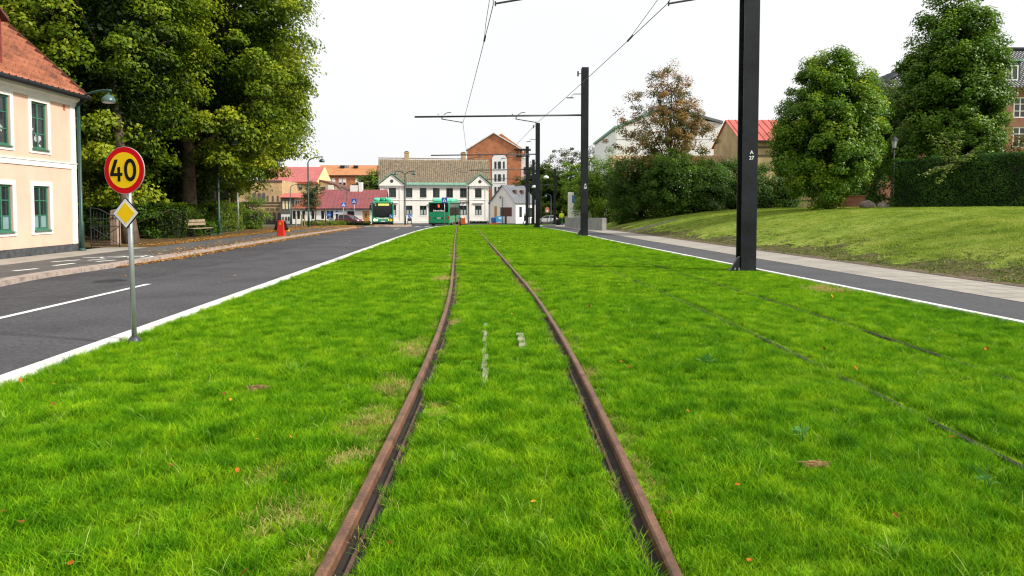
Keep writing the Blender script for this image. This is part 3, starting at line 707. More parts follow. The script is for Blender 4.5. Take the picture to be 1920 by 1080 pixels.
# ------------------------------------------------------------------ speed sign
p = gp(252, 636); t = thing('speed_sign', 'round red and yellow 40 speed sign above a yellow diamond on a grey post', 'road sign', (p.x, p.y, g(p.y)))
t.rotation_euler = (R(-.5), R(-1.3), R(-13))
k = p.y/F
MB().tube([(0,0,-.1), (0,0,2.2)], .029, 16).build('post', M['steel_light'], t, True)
MB().lathe([(.075,-.05),(.075,-.01),(.045,.03),(.033,.04)], 16).build('post_base', M['steel_dark'], t, True)
cz, cr = 2.03, .281
f = MB().disc(0, cz, cr, -.062, -.05, 48).build('sign_plate', M['sign_back'], t)
MB().disc(0, cz, cr*.985, -.0645, -.0625, 48).build('red_border', M['sign_red'], f)
MB().disc(0, cz, cr*.755, -.0675, -.065, 48).build('yellow_field', M['sign_yellow'], f)
u = cr/44                                                      # figures drawn as on the plate
mb = MB()
Q = lambda x, z: (x*u, cz+z*u)
# figure 4
mb.prism([Q(-12.5,20.5), Q(-19.5,20.5), Q(-30,-4.5), Q(-30,-10), Q(-22.3,-4.5)], -.0705, -.068)
mb.prism([Q(-30,-10.3), Q(-3.5,-10.3), Q(-3.5,-4.6), Q(-30,-4.6)], -.0712, -.0681)
mb.prism([Q(-14,-20.5), Q(-8,-20.5), Q(-8,7), Q(-14,5.5)], -.0708, -.0683)
# figure 0
n = 40; vs = []
for yy in (-.0705, -.068):
    for (rx, rz) in ((6.6,14), (13.2,21)):
        vs += [(Q(14+rx*math.cos(2*PI*i/n), 0)[0], yy, Q(0, rz*math.copysign(abs(math.sin(2*PI*i/n))**.9, math.sin(2*PI*i/n)))[1]) for i in range(n)]
fs = []
for i in range(n):
    j = (i+1) % n; fs += [(i,j,n+j,n+i), (2*n+i,3*n+i,3*n+j,2*n+j), (n+i,n+j,3*n+j,3*n+i), (i,2*n+i,2*n+j,j)]
mb.add(vs, fs); mb.build('figures', M['sign_black'], f)
dz_ = 1.52; h = .178
dd = lambda r: [(0, dz_-r), (r, dz_), (0, dz_+r), (-r, dz_)]
f = MB().prism(dd(h+.006), -.062, -.046).build('priority_plate', M['sign_black'], t)
MB().prism(dd(h-.004), -.0645, -.0625).build('white_border', M['sign_white'], f)
MB().prism(dd(h*.72), -.0672, -.065).build('yellow_diamond', M['sign_yellow'], f)
for z in (1.9, 2.14, 1.47, 1.58): mb = MB(); mb.lathe([(.036,-.014),(.036,.014)], 14, (0,0,z)); mb.box(-.02,-.049,z-.012,.02,-.02,z+.012); mb.build('clamp', M['steel_dark'], t)

# ------------------------------------------------------------------ tram poles and overhead line
POLES = [(5.96, 17.35, 9.3), (4.0, 37.8, 9.2), (2.25, 60, 9.1), (1.75, 79, 9.1), (3.0, 96, 9.1), (7.0, 112, 9.0)]
CW = [6.66, 6.2, 5.75, 5.45, 5.1, 4.7]           # contact wire height at each pole
WX = [(gx(925, 17.35, 6.7), gx(1250, 17.35, 6.7)), (gx(868, 37.8, 6.2), gx(1007, 37.8, 6.2)), (tc(60)+.2, t2(60)-.9), (tc(79)+.3, t2(79)-1.2)]
plab = ['black tram pole nearest the camera standing beside the cycle path', 'second black tram pole, carrying the long arm over both tracks', 'third black tram pole, at the bend of the cycle path', 'fourth black tram pole, in front of the small white house', 'fifth black tram pole with a bare top, behind the fourth', 'sixth and farthest black tram pole, before the dark trees']
def tram_pole(i):
    x, y, H = POLES[i]; z0 = g(y)
    t = thing('tram_pole', plab[i], 'tram pole', (x, y, z0), 0, 'black tram poles along the cycle path')
    w, d = .19, .21
    H_ = [(-w,-d), (w,-d), (w,-d+.045), (.06,-d+.045), (.06,d-.045), (w,d-.045), (w,d), (-w,d), (-w,d-.045), (-.06,d-.045), (-.06,-d+.045), (-w,-d+.045)]
    MB().prismz(H_, -.1, H).build('shaft', M['pole_black'], t, bevel=.006)
    MB().prismx([(-.15,-.08), (.15,-.08), (.15,.0), (-.15,.0)], -.45, -.19).build('base_plate', M['steel_dark'], t)
    mb = MB(); mb.prism([(-.42,0), (-.19,0), (-.19,.34), (-.25,.3)], -.13, -.03); mb.build('foot_gusset', M['steel_dark'], t, bevel=.004)
    if i < 2:
        for bx_, by_ in ((-.34,-.08), (-.24,-.08)): MB().lathe([(.022,.0),(.022,.05),(.012,.055)], 6, (bx_,by_-.12,.0)).build('bolt', M['steel_light'], t)
    if i < 3:
        MB().box(-.075,-.1,1.25,-.061,.1,2.0).build('hatch', M['plastic_black'], t)
        mb = MB(); mb.box(-.07,-.035,.35,-.061,.035,H*.93); mb.build('cable_duct', M['steel_dark'], t)
    if i == 0:
        Ht = 4.03-0.0
        zA = at(1408, 286, y-.21).z; zB = at(1408, 294, y-.21).z
        text('A', .125, M['sign_white'], t, Matrix.Translation((.03,-d-.004, zA)) @ FRONT, bold=.003)
        text('27', .125, M['sign_white'], t, Matrix.Translation((.03,-d-.004, zA-.135)) @ FRONT, bold=.003)
    if i == 1:
        zA = at(1097, 347, y).z
        text('A', .16, M['sign_white'], t, Matrix.Translation((.03,-d-.004, zA+.02)) @ FRONT, bold=.004)
        text('28', .16, M['sign_white'], t, Matrix.Translation((.03,-d-.004, zA-.15)) @ FRONT, bold=.004)
    mb = MB()                                           # small brackets and stubs
    mb.tube([(-.19,0,H*.845), (-.62,0,H*.845)], .022, 6); mb.box(-1.0,-.05,H*.82,-.62,.05,H*.825); mb.tube([(-.62,0,H*.845), (-.8,0,H*.823)], .012, 5); mb.build('bracket', M['steel_dark'], t); mb = MB()
    mb.tube([(-.19,0,H*.965), (-.36,0,H*.965)], .02, 6); mb.box(-.42,-.04,H*.95,-.34,.04,H*.98)
    mb.build('bracket', M['steel_dark'], t)
    # cantilever arm over both tracks
    az = CW[i]+.42-z0; xe = tc(y)-3.0-x if i < 3 else -6.6
    MB().tube([(-.15,0,az), (xe,0,az-.1)], .05, 8).build('arm', M['steel_dark'], t, True)
    for cx in WX[i] if i < 4 else (x-5.4, x-2.0):
        c = cx-x; sd = -1 if i % 2 else 1; a0 = c+1.15*sd
        zz = az-.04
        mb = MB(); mb.tube([(a0,0,zz), (a0,0,zz-.2)], .03, 6); mb.tube([(a0,0,zz-.18), (c+.05*sd,0,zz-.36)], .024, 6); mb.tube([(c+.05*sd,0,zz-.3), (c+.05*sd,0,zz-.42)], .02, 6)
        rg_ = mb.build('steady_arm', M['steel_dark'], t)
        MB().lathe([(.03,0),(.055,.02),(.03,.04),(.055,.06),(.03,.08)], 8, (a0,0,zz-.17)).build('insulator', M['insulator'], rg_); MB().lathe([(.03,0),(.05,.03),(.03,.06)], 8, (a0-.2,0,az+.02)).build('insulator', M['insulator'], rg_)
        mb = MB(); mb.tube([(a0-.1*sd,0,az+.02), (a0-.28*sd,0,az+.13), (a0-.5*sd,0,az+.15)], .02, 5); mb.build('clip', M['steel_dark'], rg_)
    return t
for i in range(6): tram_pole(i)
def wire(name, pts, r, label, mat):
    o = MB().tube(pts, r, 5).build(name, mat); return tag(o, label, 'wire')
M['wire'] = basic('copper contact wire', (.16,.17,.18), .5, metal=.4)
def sag(a, b, n, s): return [Vector(a).lerp(Vector(b), k/n)-Vector((0,0,s*4*(k/n)*(1-k/n))) for k in range(n+1)]
for k, fn, nm in ((0, tc, 'contact wire hanging over the bare left track'), (1, t2, 'contact wire hanging over the overgrown right track')):
    ptsw = [(fn(-6), -6, 7.0)]
    nodes_ = [(WX[i][k], y, CW[i]) for i, (x, y, H) in enumerate(POLES[:4])]
    pts = []
    chain = ptsw+nodes_
    for a, b in zip(chain, chain[1:]): pts += sag(a, b, 8, .05)[:-1]
    pts.append(Vector(chain[-1])); wire('contact_wire', pts, .011, nm, M['wire'])
for k, nm in ((0, 'left'), (1, 'right')):            # stitch wires near the first arm
    y = 17.35; o = MB(); A_ = Vector((WX[0][k], y, CW[0])); B_ = Vector((WX[1][k], 37.8, CW[1])); q = A_.lerp(B_, .165)+Vector((0, 0, -.03)); q2 = A_.lerp(B_, .14)
    o.tube([tuple(A_+Vector((-.06,0,.34))), tuple(A_.lerp(q, .6)+Vector((-.05,0,.1))), tuple(q)], .008, 5)
    o.tube([tuple(q2), tuple(q)], .03, 5)
    tag(o.build('stitch_wire', M['steel_dark']), 'short stitch wire clamped to the %s contact wire near the nearest pole' % nm, 'wire')

# ------------------------------------------------------------------ street lamps
def street_lamp(loc, H, label, arms=(1,), reach=1.05, head=.23, mat='dark_green', z0=None, rz=0):
    x, y = loc; t = thing('street_lamp', label, 'street lamp', (x, y, g(y) if z0 is None else z0), rz, 'green street lamps along the street')
    MB().tube([(0,0,-.1), (0,0,1.0), (0,0,1.05), (0,0,H-.5)], [.085,.085,.06,.055], 12).build('post', M[mat], t, True)
    MB().lathe([(.13,-.05),(.13,.06),(.09,.1)], 12).build('post_foot', M[mat], t, True)
    for s in arms:
        pts = [(0,0,H-.55)]+[(s*reach*(1-math.cos(a)), 0, H-.5+.5*math.sin(a)) for a in np.linspace(.1, PI/2, 7)]
        pts += [(s*(reach+.12), 0, H-.02)]
        MB().tube(pts, [.05]+[.042]*(len(pts)-1), 8).build('arm', M[mat], t, True)
        hx = s*(reach+.02)
        hd = MB().lathe([(.02,.0),(.03,-.1),(head*.42,-.14),(head*.78,-.21),(head*.96,-.3),(head,-.38),(head*.97,-.39)], 18, (hx,0,H-.03)).build('lamp_shade', M['lamp_green'], t, True)
        MB().lathe([(head*.93,-.375),(head*.75,-.42),(.01,-.44)], 16, (hx,0,H-.03)).build('lens', M['lamp_glass'], hd, True)
    return t
M['lamp_green'] = basic('grey green enamel', (.05,.11,.1), .3, var=.2, spec=.6)
p = gp(153, 470, .04); street_lamp((p.x+.02, p.y), 5.62, 'green street lamp with a swan neck arm at the corner of the peach house', z0=.04)
p = gp(411, 440, .04); street_lamp((p.x, p.y), 5.4, 'green street lamp beside the large linden and the sandstone gate', reach=.95, z0=g(p.y)+.04)
street_lamp((gx(579, 57), 57), 5.9, 'tall green street lamp in front of the small staked tree', reach=1.15)
street_lamp((gx(545, 95), 95), 5.6, 'green street lamp half hidden behind the linden leaves', reach=1.3)
street_lamp((gx(651, 104), 104), 5.6, 'slim green street lamp before the maroon roof', arms=(-1,), reach=.8)
street_lamp((gx(760, 75), 75), 6.0, 'double armed green street lamp on the traffic island', arms=(1, -1), reach=1.0)
street_lamp((gx(942, 124), 124), 5.0, 'slim street lamp before the small white house', arms=(-1,), reach=.4)
street_lamp((gx(1033, 120), 120), 5.2, 'slim street lamp before the dark trees', arms=(-1,), reach=.9)
# white domed lamps by the tram stop
for (px, py, Y, lab) in ((1002, 352, 88, 'lower white domed lamp on a thin pole by the fourth tram pole'), (1024, 334, 84, 'upper white domed lamp on a thin arm at the bend')):
    c = at(px, py, Y); z0 = g(Y); t = thing('dome_lamp', lab, 'street lamp', (c.x, c.y, z0), 0, 'white dome lamps at the tram stop')
    h = c.z-z0; MB().tube([(-.62,0,0), (-.62,0,h+.1)], .05, 8).build('post', M['steel_dark'], t)
    MB().tube([(-.62,0,h+.05), (.0,0,h+.3)], .03, 6).build('arm', M['steel_dark'], t)
    MB().lathe([(.02,.34),(.2,.28),(.33,.14),(.37,0),(.3,-.03)], 14).build('lamp_shade', M['lamp_white'], t, True, loc=(0,0,h))
# park lantern on the lawn
p = at(1677, 265, 38); z0 = lawnz(p.x, 38); H = p.z+.3-z0
t = thing('park_lantern', 'black park lantern with a glass head at the end of the hedge', 'lantern', (p.x, 38, z0)); h = H-.75
MB().tube([(0,0,-.1), (0,0,.5), (0,0,.55), (0,0,h)], [.08,.08,.045,.04], 10).build('post', M['iron'], t, True)
MB().lathe([(.05,0),(.1,.05),(.11,.07)], 6, (0,0,h)).build('collar', M['iron'], t)
MB().lathe([(.11,.07),(.19,.5)], 6, (0,0,h)).build('glass', M['lamp_glass'], t)
MB().lathe([(.25,.5),(.2,.56),(.09,.68),(.03,.72),(.025,.8)], 6, (0,0,h)).build('cap', M['iron'], t)
mb = MB()
for k in range(6):
    a = 2*PI*k/6; c, s = math.cos(a), math.sin(a); mb.tube([(.115*c,.115*s,h+.07), (.195*c,.195*s,h+.5)], .012, 4)
mb.build('bars', M['iron'], t)

# ------------------------------------------------------------------ small traffic signs
def ped_sign(px, py, pyb, Y, label, rz=0, s=.3):
    c = at(px, py, Y); t = thing('crossing_sign', label, 'road sign', (c.x, Y, g(Y)), rz, 'blue pedestrian crossing signs'); h = c.z-g(Y)
    MB().tube([(0,0,-.1), (0,0,h+s)], .035, 8).build('post', M['steel_light'], t, True)
    f = MB().prism([(-s,h-s), (s,h-s), (s,h+s), (-s,h+s)], -.07, -.04).build('sign_plate', M['sign_blue'], t, bevel=.01)
    MB().prism([(-s*.72,h-s*.6), (s*.72,h-s*.6), (0,h+s*.72)], -.075, -.0715).build('white_triangle', M['sign_white'], f)
    mb = MB(); mb.disc(s*.02, h+s*.2, s*.09, -.079, -.076, 10)
    mb.prism([(-s*.1,h-s*.1), (s*.1,h-s*.1), (s*.08,h+s*.1), (-s*.08,h+s*.1)], -.079, -.0762)
    for q in (-1, 1): mb.tube([(0,-.0775,h-s*.1), (q*s*.2,-.0775,h-s*.5)], s*.05, 5)
    mb.build('walking_figure', M['sign_black'], f); return t
ped_sign(664, 377.5, 423, 88, 'blue pedestrian crossing sign left of the oncoming bus', s=.33)
ped_sign(833.5, 375.5, 425, 69, 'blue pedestrian crossing sign in front of the bus seen from behind', s=.28)
ped_sign(644, 384, 423, 93, 'pale blue and white crossing sign behind the maroon car', R(25), s=.3)
def round_sign(px, py, Y, r, label, sym, mat='sign_blue', post='steel_light'):
    c = at(px, py, Y); t = thing('round_sign', label, 'road sign', (c.x, Y, g(Y))); h = c.z-g(Y)
    MB().tube([(0,0,-.1), (0,0,h+r)], .03, 8).build('post', M[post], t, True)
    f = MB().disc(0, h, r, -.06, -.035, 24).build('sign_plate', M[mat], t)
    mb = MB()
    if sym == 'red': f2 = MB().ring(0, h, r*.8, r*.995, -.066, -.061, 24).build('red_rim', M['sign_red'], f); mb.tube([(-r*.55,-.064,h+r*.55), (r*.55,-.064,h-r*.55)], r*.09, 5); mb.build('red_bar', M['sign_red'], f)
    else: mb.ring(-r*.3, h-.1*r, r*.18, r*.26, -.066, -.061, 12); mb.ring(r*.3, h-.1*r, r*.18, r*.26, -.066, -.061, 12); mb.tube([(-r*.3,-.064,h-.1*r), (0,-.064,h+.3*r), (r*.3,-.064,h-.1*r)], r*.05, 4); mb.build('symbol', M['sign_white'], f)
    return t
round_sign(497, 408.5, 84, .3, 'round blue and red no parking sign before the ornate brick building', 'red')
round_sign(617, 402.5, 80, .3, 'round blue cycle track sign before the low white house', 'bike')
p = gp(447, 434, .04); t = thing('sign_post', 'bare grey sign post seen edge on beside the round bush', 'sign post', (p.x, p.y, g(p.y)+.04))
MB().tube([(0,0,-.1), (0,0,2.45)], .03, 8).build('post', M['steel_light'], t, True); MB().box(-.012,-.3,1.9,.012,.3,2.5).build('sign_plate', M['sign_back'], t, loc=(-.04,0,0)); t.rotation_euler = (0,0,R(24))
c = at(472, 404, 62); t = thing('white_sign', 'small white sign plate at the foot of the ornate brick building', 'road sign', (c.x, 62, g(62)))
MB().tube([(0,0,-.05), (0,0,c.z-g(62)+.1)], .03, 8).build('post', M['steel_light'], t, True); MB().prism([(-.28,c.z-g(62)-.12), (.28,c.z-g(62)-.12), (.28,c.z-g(62)+.12), (-.28,c.z-g(62)+.12)], -.06, -.035).build('sign_plate', M['sign_white'], t)
c = at(634, 399, 82); t = thing('street_name_sign', 'small white and blue direction plate on a post by the low house', 'road sign', (c.x, 82, g(82))); h = c.z-g(82)
MB().tube([(0,0,-.1), (0,0,h+.2)], .03, 8).build('post', M['steel_light'], t, True)
f = MB().prism([(-.55,h-.13), (.55,h-.13), (.55,h+.13), (-.55,h+.13)], -.06, -.035).build('sign_plate', M['sign_white'], t); MB().prism([(-.55,h+.05), (.55,h+.05), (.55,h+.128), (-.55,h+.128)], -.066, -.061).build('blue_band', M['sign_blue'], f)
# keep-right bollards on the islands
def bollard(px, Y, label, rz, arrow=True, yellow=False):
    t = thing('refuge_bollard', label, 'traffic bollard', (gx(px, Y), Y, g(Y)+.06), rz, 'keep right bollards on the traffic islands')
    mb = MB()
    for s in (-.22, .22): mb.tube([(s,0,0), (s,0,.75)], .05, 8)
    mb.tube([(-.22,0,.72), (0,0,.82), (.22,0,.72)], .05, 8); mb.box(-.24,-.045,.45,.24,.045,.74)
    mb.build('frame', M['plastic_black'], t)
    f = MB().disc(.02, 1.0, .22, -.06, -.03, 24).build('sign_disc', M['sign_blue'], t)
    mb = MB(); mb.tube([(-.1,-.063,1.12), (.12,-.063,.9)], .022, 5); mb.tube([(.13,-.063,1.02), (.13,-.063,.89), (0,-.063,.89)], .022, 5); mb.build('arrow', M['sign_white'], f)
    if yellow: MB().box(-.17,-.08,.46,.17,-.05,.72).build('yellow_panel', M['sign_yellow'], t)
bollard(733, 75.4, 'blue keep right bollard with a yellow panel in front of the oncoming bus', 0, yellow=True)
bollard(768, 76.2, 'black framed keep right bollard turned aside by the double lamp', R(38))
# ------------------------------------------------------------------ barriers, bins, posts
p = gp(527, 446.5, -.06); t = thing('road_barrier', 'red plastic road barrier with black wings and yellow feet at the kerb', 'barrier', (p.x, p.y, g(p.y)-.058))
MB().prism([(-.3,0), (.3,0), (.3,.1), (-.3,.1)], -.24, .24).build('base', M['plastic_black'], t, bevel=.03)
MB().prism([(-.2,.1), (.2,.1), (.155,.86), (.1,.93), (-.1,.93), (-.155,.86)], -.1, .1).build('body', M['plastic_red'], t, bevel=.025)
MB().prism([(-.05,.7), (.05,.7), (.05,.82), (-.05,.82)], -.106, -.101).build('reflector', M['plastic_yellow'], t)
for s in (-1, 1):
    wv = MB().prism([(s*.14,.9), (s*.24,.88), (s*.4,.42), (s*.3,.34), (s*.16,.45)][::s], .02, .1).build('wing', M['plastic_black'], t, bevel=.02)
    MB().tube([(s*.25,.06,.36), (s*.43,.06,.4)], .055, 8).build('foot', M['plastic_yellow'], wv, True)
def plastic_thing(name, px, pyb, Y, parts, label, cat):
    t = thing(name, label, cat, (gx(px, Y), Y, g(Y)-.03))
    for nm, poly, y0, y1, mt in parts: MB().prism(poly, y0, y1).build(nm, M[mt], t, bevel=.03)
    return t
plastic_thing('orange_barrier', 868.5, 418, 92, [('body', [(-.4,.1),(.4,.1),(.28,.6),(.34,1.0),(.2,1.0),(0,.9),(-.2,1.0),(-.34,1.0),(-.28,.6)], -.2, .2, 'plastic_orange'), ('base', [(-.5,0),(.6,0),(.6,.1),(-.5,.1)], -.3, .3, 'plastic_black')], 'orange plastic barrier standing right of the bus seen from behind', 'barrier')
plastic_thing('traffic_cone', 861, 418, 92, [('body', [(-.2,.05),(.2,.05),(.05,.62),(-.05,.62)], -.12, .12, 'plastic_orange'), ('base', [(-.25,0),(.25,0),(.25,.05),(-.25,.05)], -.2, .2, 'plastic_orange')], 'small orange traffic cone close to the bus', 'cone')
plastic_thing('blue_barrier', 926, 416, 95, [('body', [(-.32,.26),(.32,.26),(.36,1.02),(-.36,1.02)], -.25, .25, 'plastic_blue'), ('base', [(-.55,0),(.55,0),(.45,.25),(-.45,.25)], -.3, .3, 'plastic_orange')], 'blue barrier block standing on a red orange foot beyond the grass', 'barrier')
t = thing('notice_board', 'light blue sandwich board beside the door of the small white house', 'notice board', (gx(936, 118), 118, g(118)))
MB().prism([(-.55,.35),(.55,.35),(.55,1.3),(-.55,1.3)], -.05, .02).build('board', M['light_blue'], t); MB().prism([(-.1,.8),(.35,.75),(.4,1.1),(-.1,1.15)], -.062, -.052).build('white_print', M['sign_white'], t)
mb = MB(); [mb.tube([(s*.45,0,0), (s*.5,0,.5)], .04, 6) for s in (-1, 1)]; mb.build('leg', M['light_blue'], t)
t = thing('bicycle_stand', 'pale metal bicycle stand crowded by the corner of the white building', 'bicycle stand', (gx(920, 119), 119, g(119)))
for k in range(4): MB().tube([(-.6+k*.35,0,0), (-.6+k*.35,0,.9), (-.45+k*.35,.2,1.1), (-.3+k*.35,.3,.9), (-.3+k*.35,.3,0)], .035, 6).build('hoop', M['steel_light'], t)
for (px, Y, lab) in ((997, 86, 'short black bollard between the third and fourth tram poles'), (863, 72, 'short black bollard at the grass edge near the rear of the bus')):
    t = thing('bollard', lab, 'bollard', (gx(px, Y), Y, g(Y))); MB().tube([(0,0,-.05),(0,0,.8)], .07, 10).build('post', M['plastic_black'], t, True); MB().lathe([(.085,.8),(.085,.86),(.03,.9)], 10).build('cap', M['plastic_black'], t, True)
for k, px in enumerate((555, 566, 571)):
    t = tag(MB().tube([(0,0,-.05), (0,0,1.15), (0,0,1.2)], [.07,.065,.03], 8).build('wooden_post', M['old_wood'], loc=(gx(px, 70), 70, g(70))), 'weathered wooden post in the planting bed before the low house', 'post', 'wooden posts before the low house')
t = thing('utility_box', 'grey utility cabinet at the wall of the low white house', 'cabinet', (gx(621, 104), 104, g(104)))
MB().box(-.35,-.2,0,.35,.2,.95).build('body', M['steel_light'], t, bevel=.02); MB().box(-.38,-.23,.952,.38,.23,1.0).build('lid', M['steel_dark'], t)
# bench under the linden
p = gp(368, 444, .04); t = thing('park_bench', 'wooden park bench with a dark frame under the large linden', 'bench', (p.x, p.y, g(p.y)+.04), R(76))
mb = MB(); [mb.box(-.75,-.42+k*.13,.43,.75,-.31+k*.13,.465) for k in range(3)]; mb.build('seat', M['old_wood'], t)
mb = MB(); [mb.box(-.75,.02+.03*k,.6+k*.16,.75,.055+.03*k,.73+k*.16) for k in range(2)]; mb.build('backrest', M['old_wood'], t)
for s in (-.6, .6): mb = MB(); mb.tube([(s,-.38,0), (s,-.38,.42)], .03, 6); mb.tube([(s,.0,0), (s,.02,.45), (s,.09,.9)], .03, 6); mb.tube([(s,-.4,.41), (s,.02,.41)], .03, 6); mb.build('leg', M['iron'], t)
# gate pillars, stone post, iron gate
def pillar(px, pyb, w, H, label):
    p = gp(px, pyb, .03); t = thing('gate_pillar', label, 'gate pillar', (p.x, p.y, g(p.y)), R(20), 'sandstone gate pillars')
    MB().prism([(-w,0),(w,0),(w*.95,.5),(w*.8,.7),(w*.8,H),(-w*.8,H),(-w*.8,.7),(-w*.95,.5)], -w*.8, w*.8).build('shaft', M['sandstone'], t, bevel=.03)
    MB().box(-w,-w,H+.002,w,w,H+.14).build('cap', M['sandstone'], t, bevel=.03)
pillar(424, 434, .27, 1.75, 'pinkish sandstone gate pillar, the taller near one beside the lamp post')
pillar(416, 433, .24, 1.65, 'pinkish sandstone gate pillar half hidden behind the lamp post')
p = gp(217, 459, .03); t = thing('stone_post', 'tall rough stone post behind the diamond sign', 'stone post', (p.x, p.y, g(p.y)))
MB().prism([(-.16,-.05),(.16,-.05),(.14,1.4),(.09,1.48),(-.1,1.45),(-.14,1.38)], -.14, .14).build('shaft', M['sandstone'], t, bevel=.03)
MB().tube([(.0,-.15,1.1), (.0,-.15,1.2)], .03, 6).build('hinge', M['iron'], t)
p0 = gp(162, 466, .03); t = thing('iron_gate', 'black wrought iron gate beside the corner of the peach house', 'gate', (p0.x, p0.y+.3, g(p0.y)+.05), R(20))
mb = MB(); W_ = .95
for x in (0, W_): mb.tube([(x,0,0), (x,0,1.25 if x else 1.55)], .022, 6)
for z in (.08, .8, 1.08): mb.tube([(0,0,z), (W_,0,z)], .018, 6)
mb.tube([(0,0,1.5), (W_*.3,0,1.45), (W_*.7,0,1.22), (W_,0,1.18)], .018, 6); mb.tube([(0,0,.1), (W_,0,.78)], .014, 6); mb.tube([(0,0,.78), (W_,0,.1)], .014, 6)
mb.build('gate_frame', M['iron'], t)
mb = MB(); [mb.tube([(W_*k/9,0,.08), (W_*k/9,0,1.4-.22*k/9)], .008, 5) for k in range(1, 9)]; mb.build('bars', M['iron'], t)
# iron railing along the ornate building
# concrete wall at the tram stop and its pylons
a = gp(1129, 432); b = Vector((gx(1059, 62), 62, g(62)))
t = thing('concrete_wall', 'low grey concrete wall beside the path under the bushes', 'wall'); d = (b-a).normalized(); nn = Vector((-d.y, d.x, 0))*-.3
Ln = (Vector((b.x, b.y, 0))-Vector((a.x, a.y, 0))).length
for k in range(8):
    q0, q1 = a.lerp(b, k/8), a.lerp(b, (k+1)/8-.0015); mb = MB(); zt = .86
    mb.add([tuple(q0+Vector((0,0,-.2))), tuple(q1+Vector((0,0,-.2))), tuple(q1+nn+Vector((0,0,-.2))), tuple(q0+nn+Vector((0,0,-.2))), tuple(q0+Vector((0,0,zt))), tuple(q1+Vector((0,0,zt))), tuple(q1+nn+Vector((0,0,zt))), tuple(q0+nn+Vector((0,0,zt)))], [(0,3,2,1),(4,5,6,7),(0,1,5,4),(1,2,6,5),(2,3,7,6),(3,0,4,7)])
    mb.build('wall_panel', M['concrete'], t, bevel=.012)
t = thing('information_pylon', 'tall pale grey tram stop pylon half hidden by the bushes', 'pylon', (gx(1070, 66), 66, g(66)))
MB().prism([(-.28,0),(.28,0),(.28,3.3),(-.28,3.3)], -.12, .12).build('body', M['white_clad'], t, bevel=.03); MB().prism([(.12,2.3),(.5,2.3),(.5,3.0),(.12,3.0)], -.135, -.122).build('sign_panel', M['sign_blue'], t)
t = thing('tram_shelter', 'pale glazed tram shelter behind the concrete wall', 'shelter', (gx(1086, 67), 67, g(67)))
MB().box(-.9,-.05,.2,.5,.0,2.2).build('glass_wall', M['lamp_glass'], t)
for x in (-.9, .5): MB().box(x-.05,-.08,0,x+.05,.05,2.4).build('post', M['steel_dark'], t)
MB().box(-1.0,-.1,2.4,.6,1.2,2.5).build('roof', M['steel_dark'], t)
# boulders
def boulder(px, py, Y, r, label):
    x = at(px, py, Y).x; rr = np.random.default_rng(int(px)); vs = []; fs = []; nu, nv = 14, 8
    for j in range(nv+1):
        ph = PI*j/nv-PI/2
        for i in range(nu):
            th = 2*PI*i/nu; q = r*(1+.13*math.sin(3*th+px)+.1*math.sin(2*th+5*ph)+rr.uniform(-.05, .05))
            vs.append((q*math.cos(ph)*math.cos(th), q*.8*math.cos(ph)*math.sin(th), q*.62*math.sin(ph)))
    for j in range(nv):
        for i in range(nu): fs.append((j*nu+i, j*nu+(i+1) % nu, (j+1)*nu+(i+1) % nu, (j+1)*nu+i))
    o = MB().add(vs, fs).build('boulder', M['boulder'], None, True, loc=(x, Y, lawnz(x, Y)+r*.2)); m_ = o.modifiers.new('s', 'SUBSURF'); m_.levels = m_.render_levels = 1
    tag(o, label, 'boulder', 'boulders on the lawn')
boulder(1627, 382, 37, .45, 'larger pale pink boulder on the lawn right of the round oak'); boulder(1658, 380, 36, .36, 'smaller pale boulder tucked against the end of the hedge')
# ------------------------------------------------------------------ building helpers
def facade(mb, W, z0, z1, ops, x0=0.0, y=0.0, rev=.12):
    """wall face at y looking to -y with real openings (x,z,w,h lower-left) and reveals"""
    xs = sorted({x0, x0+W} | {o[0] for o in ops} | {o[0]+o[2] for o in ops}); zs = sorted({z0, z1} | {o[1] for o in ops} | {o[1]+o[3] for o in ops})
    for i in range(len(xs)-1):
        for j in range(len(zs)-1):
            cx, cz = (xs[i]+xs[i+1])/2, (zs[j]+zs[j+1])/2
            if any(o[0] < cx < o[0]+o[2] and o[1] < cz < o[1]+o[3] for o in ops): continue
            mb.quad((xs[i],y,zs[j]), (xs[i+1],y,zs[j]), (xs[i+1],y,zs[j+1]), (xs[i],y,zs[j+1]))
    for (x, z, w, h) in ops:
        b = y+rev
        mb.quad((x,y,z), (x,y,z+h), (x,b,z+h), (x,b,z)); mb.quad((x+w,y,z), (x+w,b,z), (x+w,b,z+h), (x+w,y,z+h))
        mb.quad((x,y,z), (x,b,z), (x+w,b,z), (x+w,y,z)); mb.quad((x,y,z+h), (x+w,y,z+h), (x+w,b,z+h), (x,b,z+h))
def window(parent, x, z, w, h, y, fm, gm='glass', nx=2, nz=3, ft=.06, bt=.03, name='window', split=None):
    """frame with glazing bars just inside an opening; the pane is its child"""
    mb = MB(); y0, y1 = y, y+.05
    mb.box(x,y0,z,x+ft,y1,z+h); mb.box(x+w-ft,y0,z,x+w,y1,z+h); mb.box(x+ft,y0,z,x+w-ft,y1,z+ft); mb.box(x+ft,y0,z+h-ft,x+w-ft,y1,z+h)
    for k in range(1, nx):
        c = x+w*k/nx; t = bt*1.6 if (nx == 2) else bt
        mb.box(c-t/2,y0+.004,z+ft,c+t/2,y1,z+h-ft)
    for cz in (split or [z+h*k/nz for k in range(1, nz)]): mb.box(x+ft,y0+.012,cz-bt/2,x+w-ft,y1,cz+bt/2)
    f = mb.build(name, M[fm], parent)
    MB().quad((x+.01,y1-.015,z+.01), (x+w-.01,y1-.015,z+.01), (x+w-.01,y1-.015,z+h-.01), (x+.01,y1-.015,z+h-.01)).build('pane', M[gm], f)
    return f
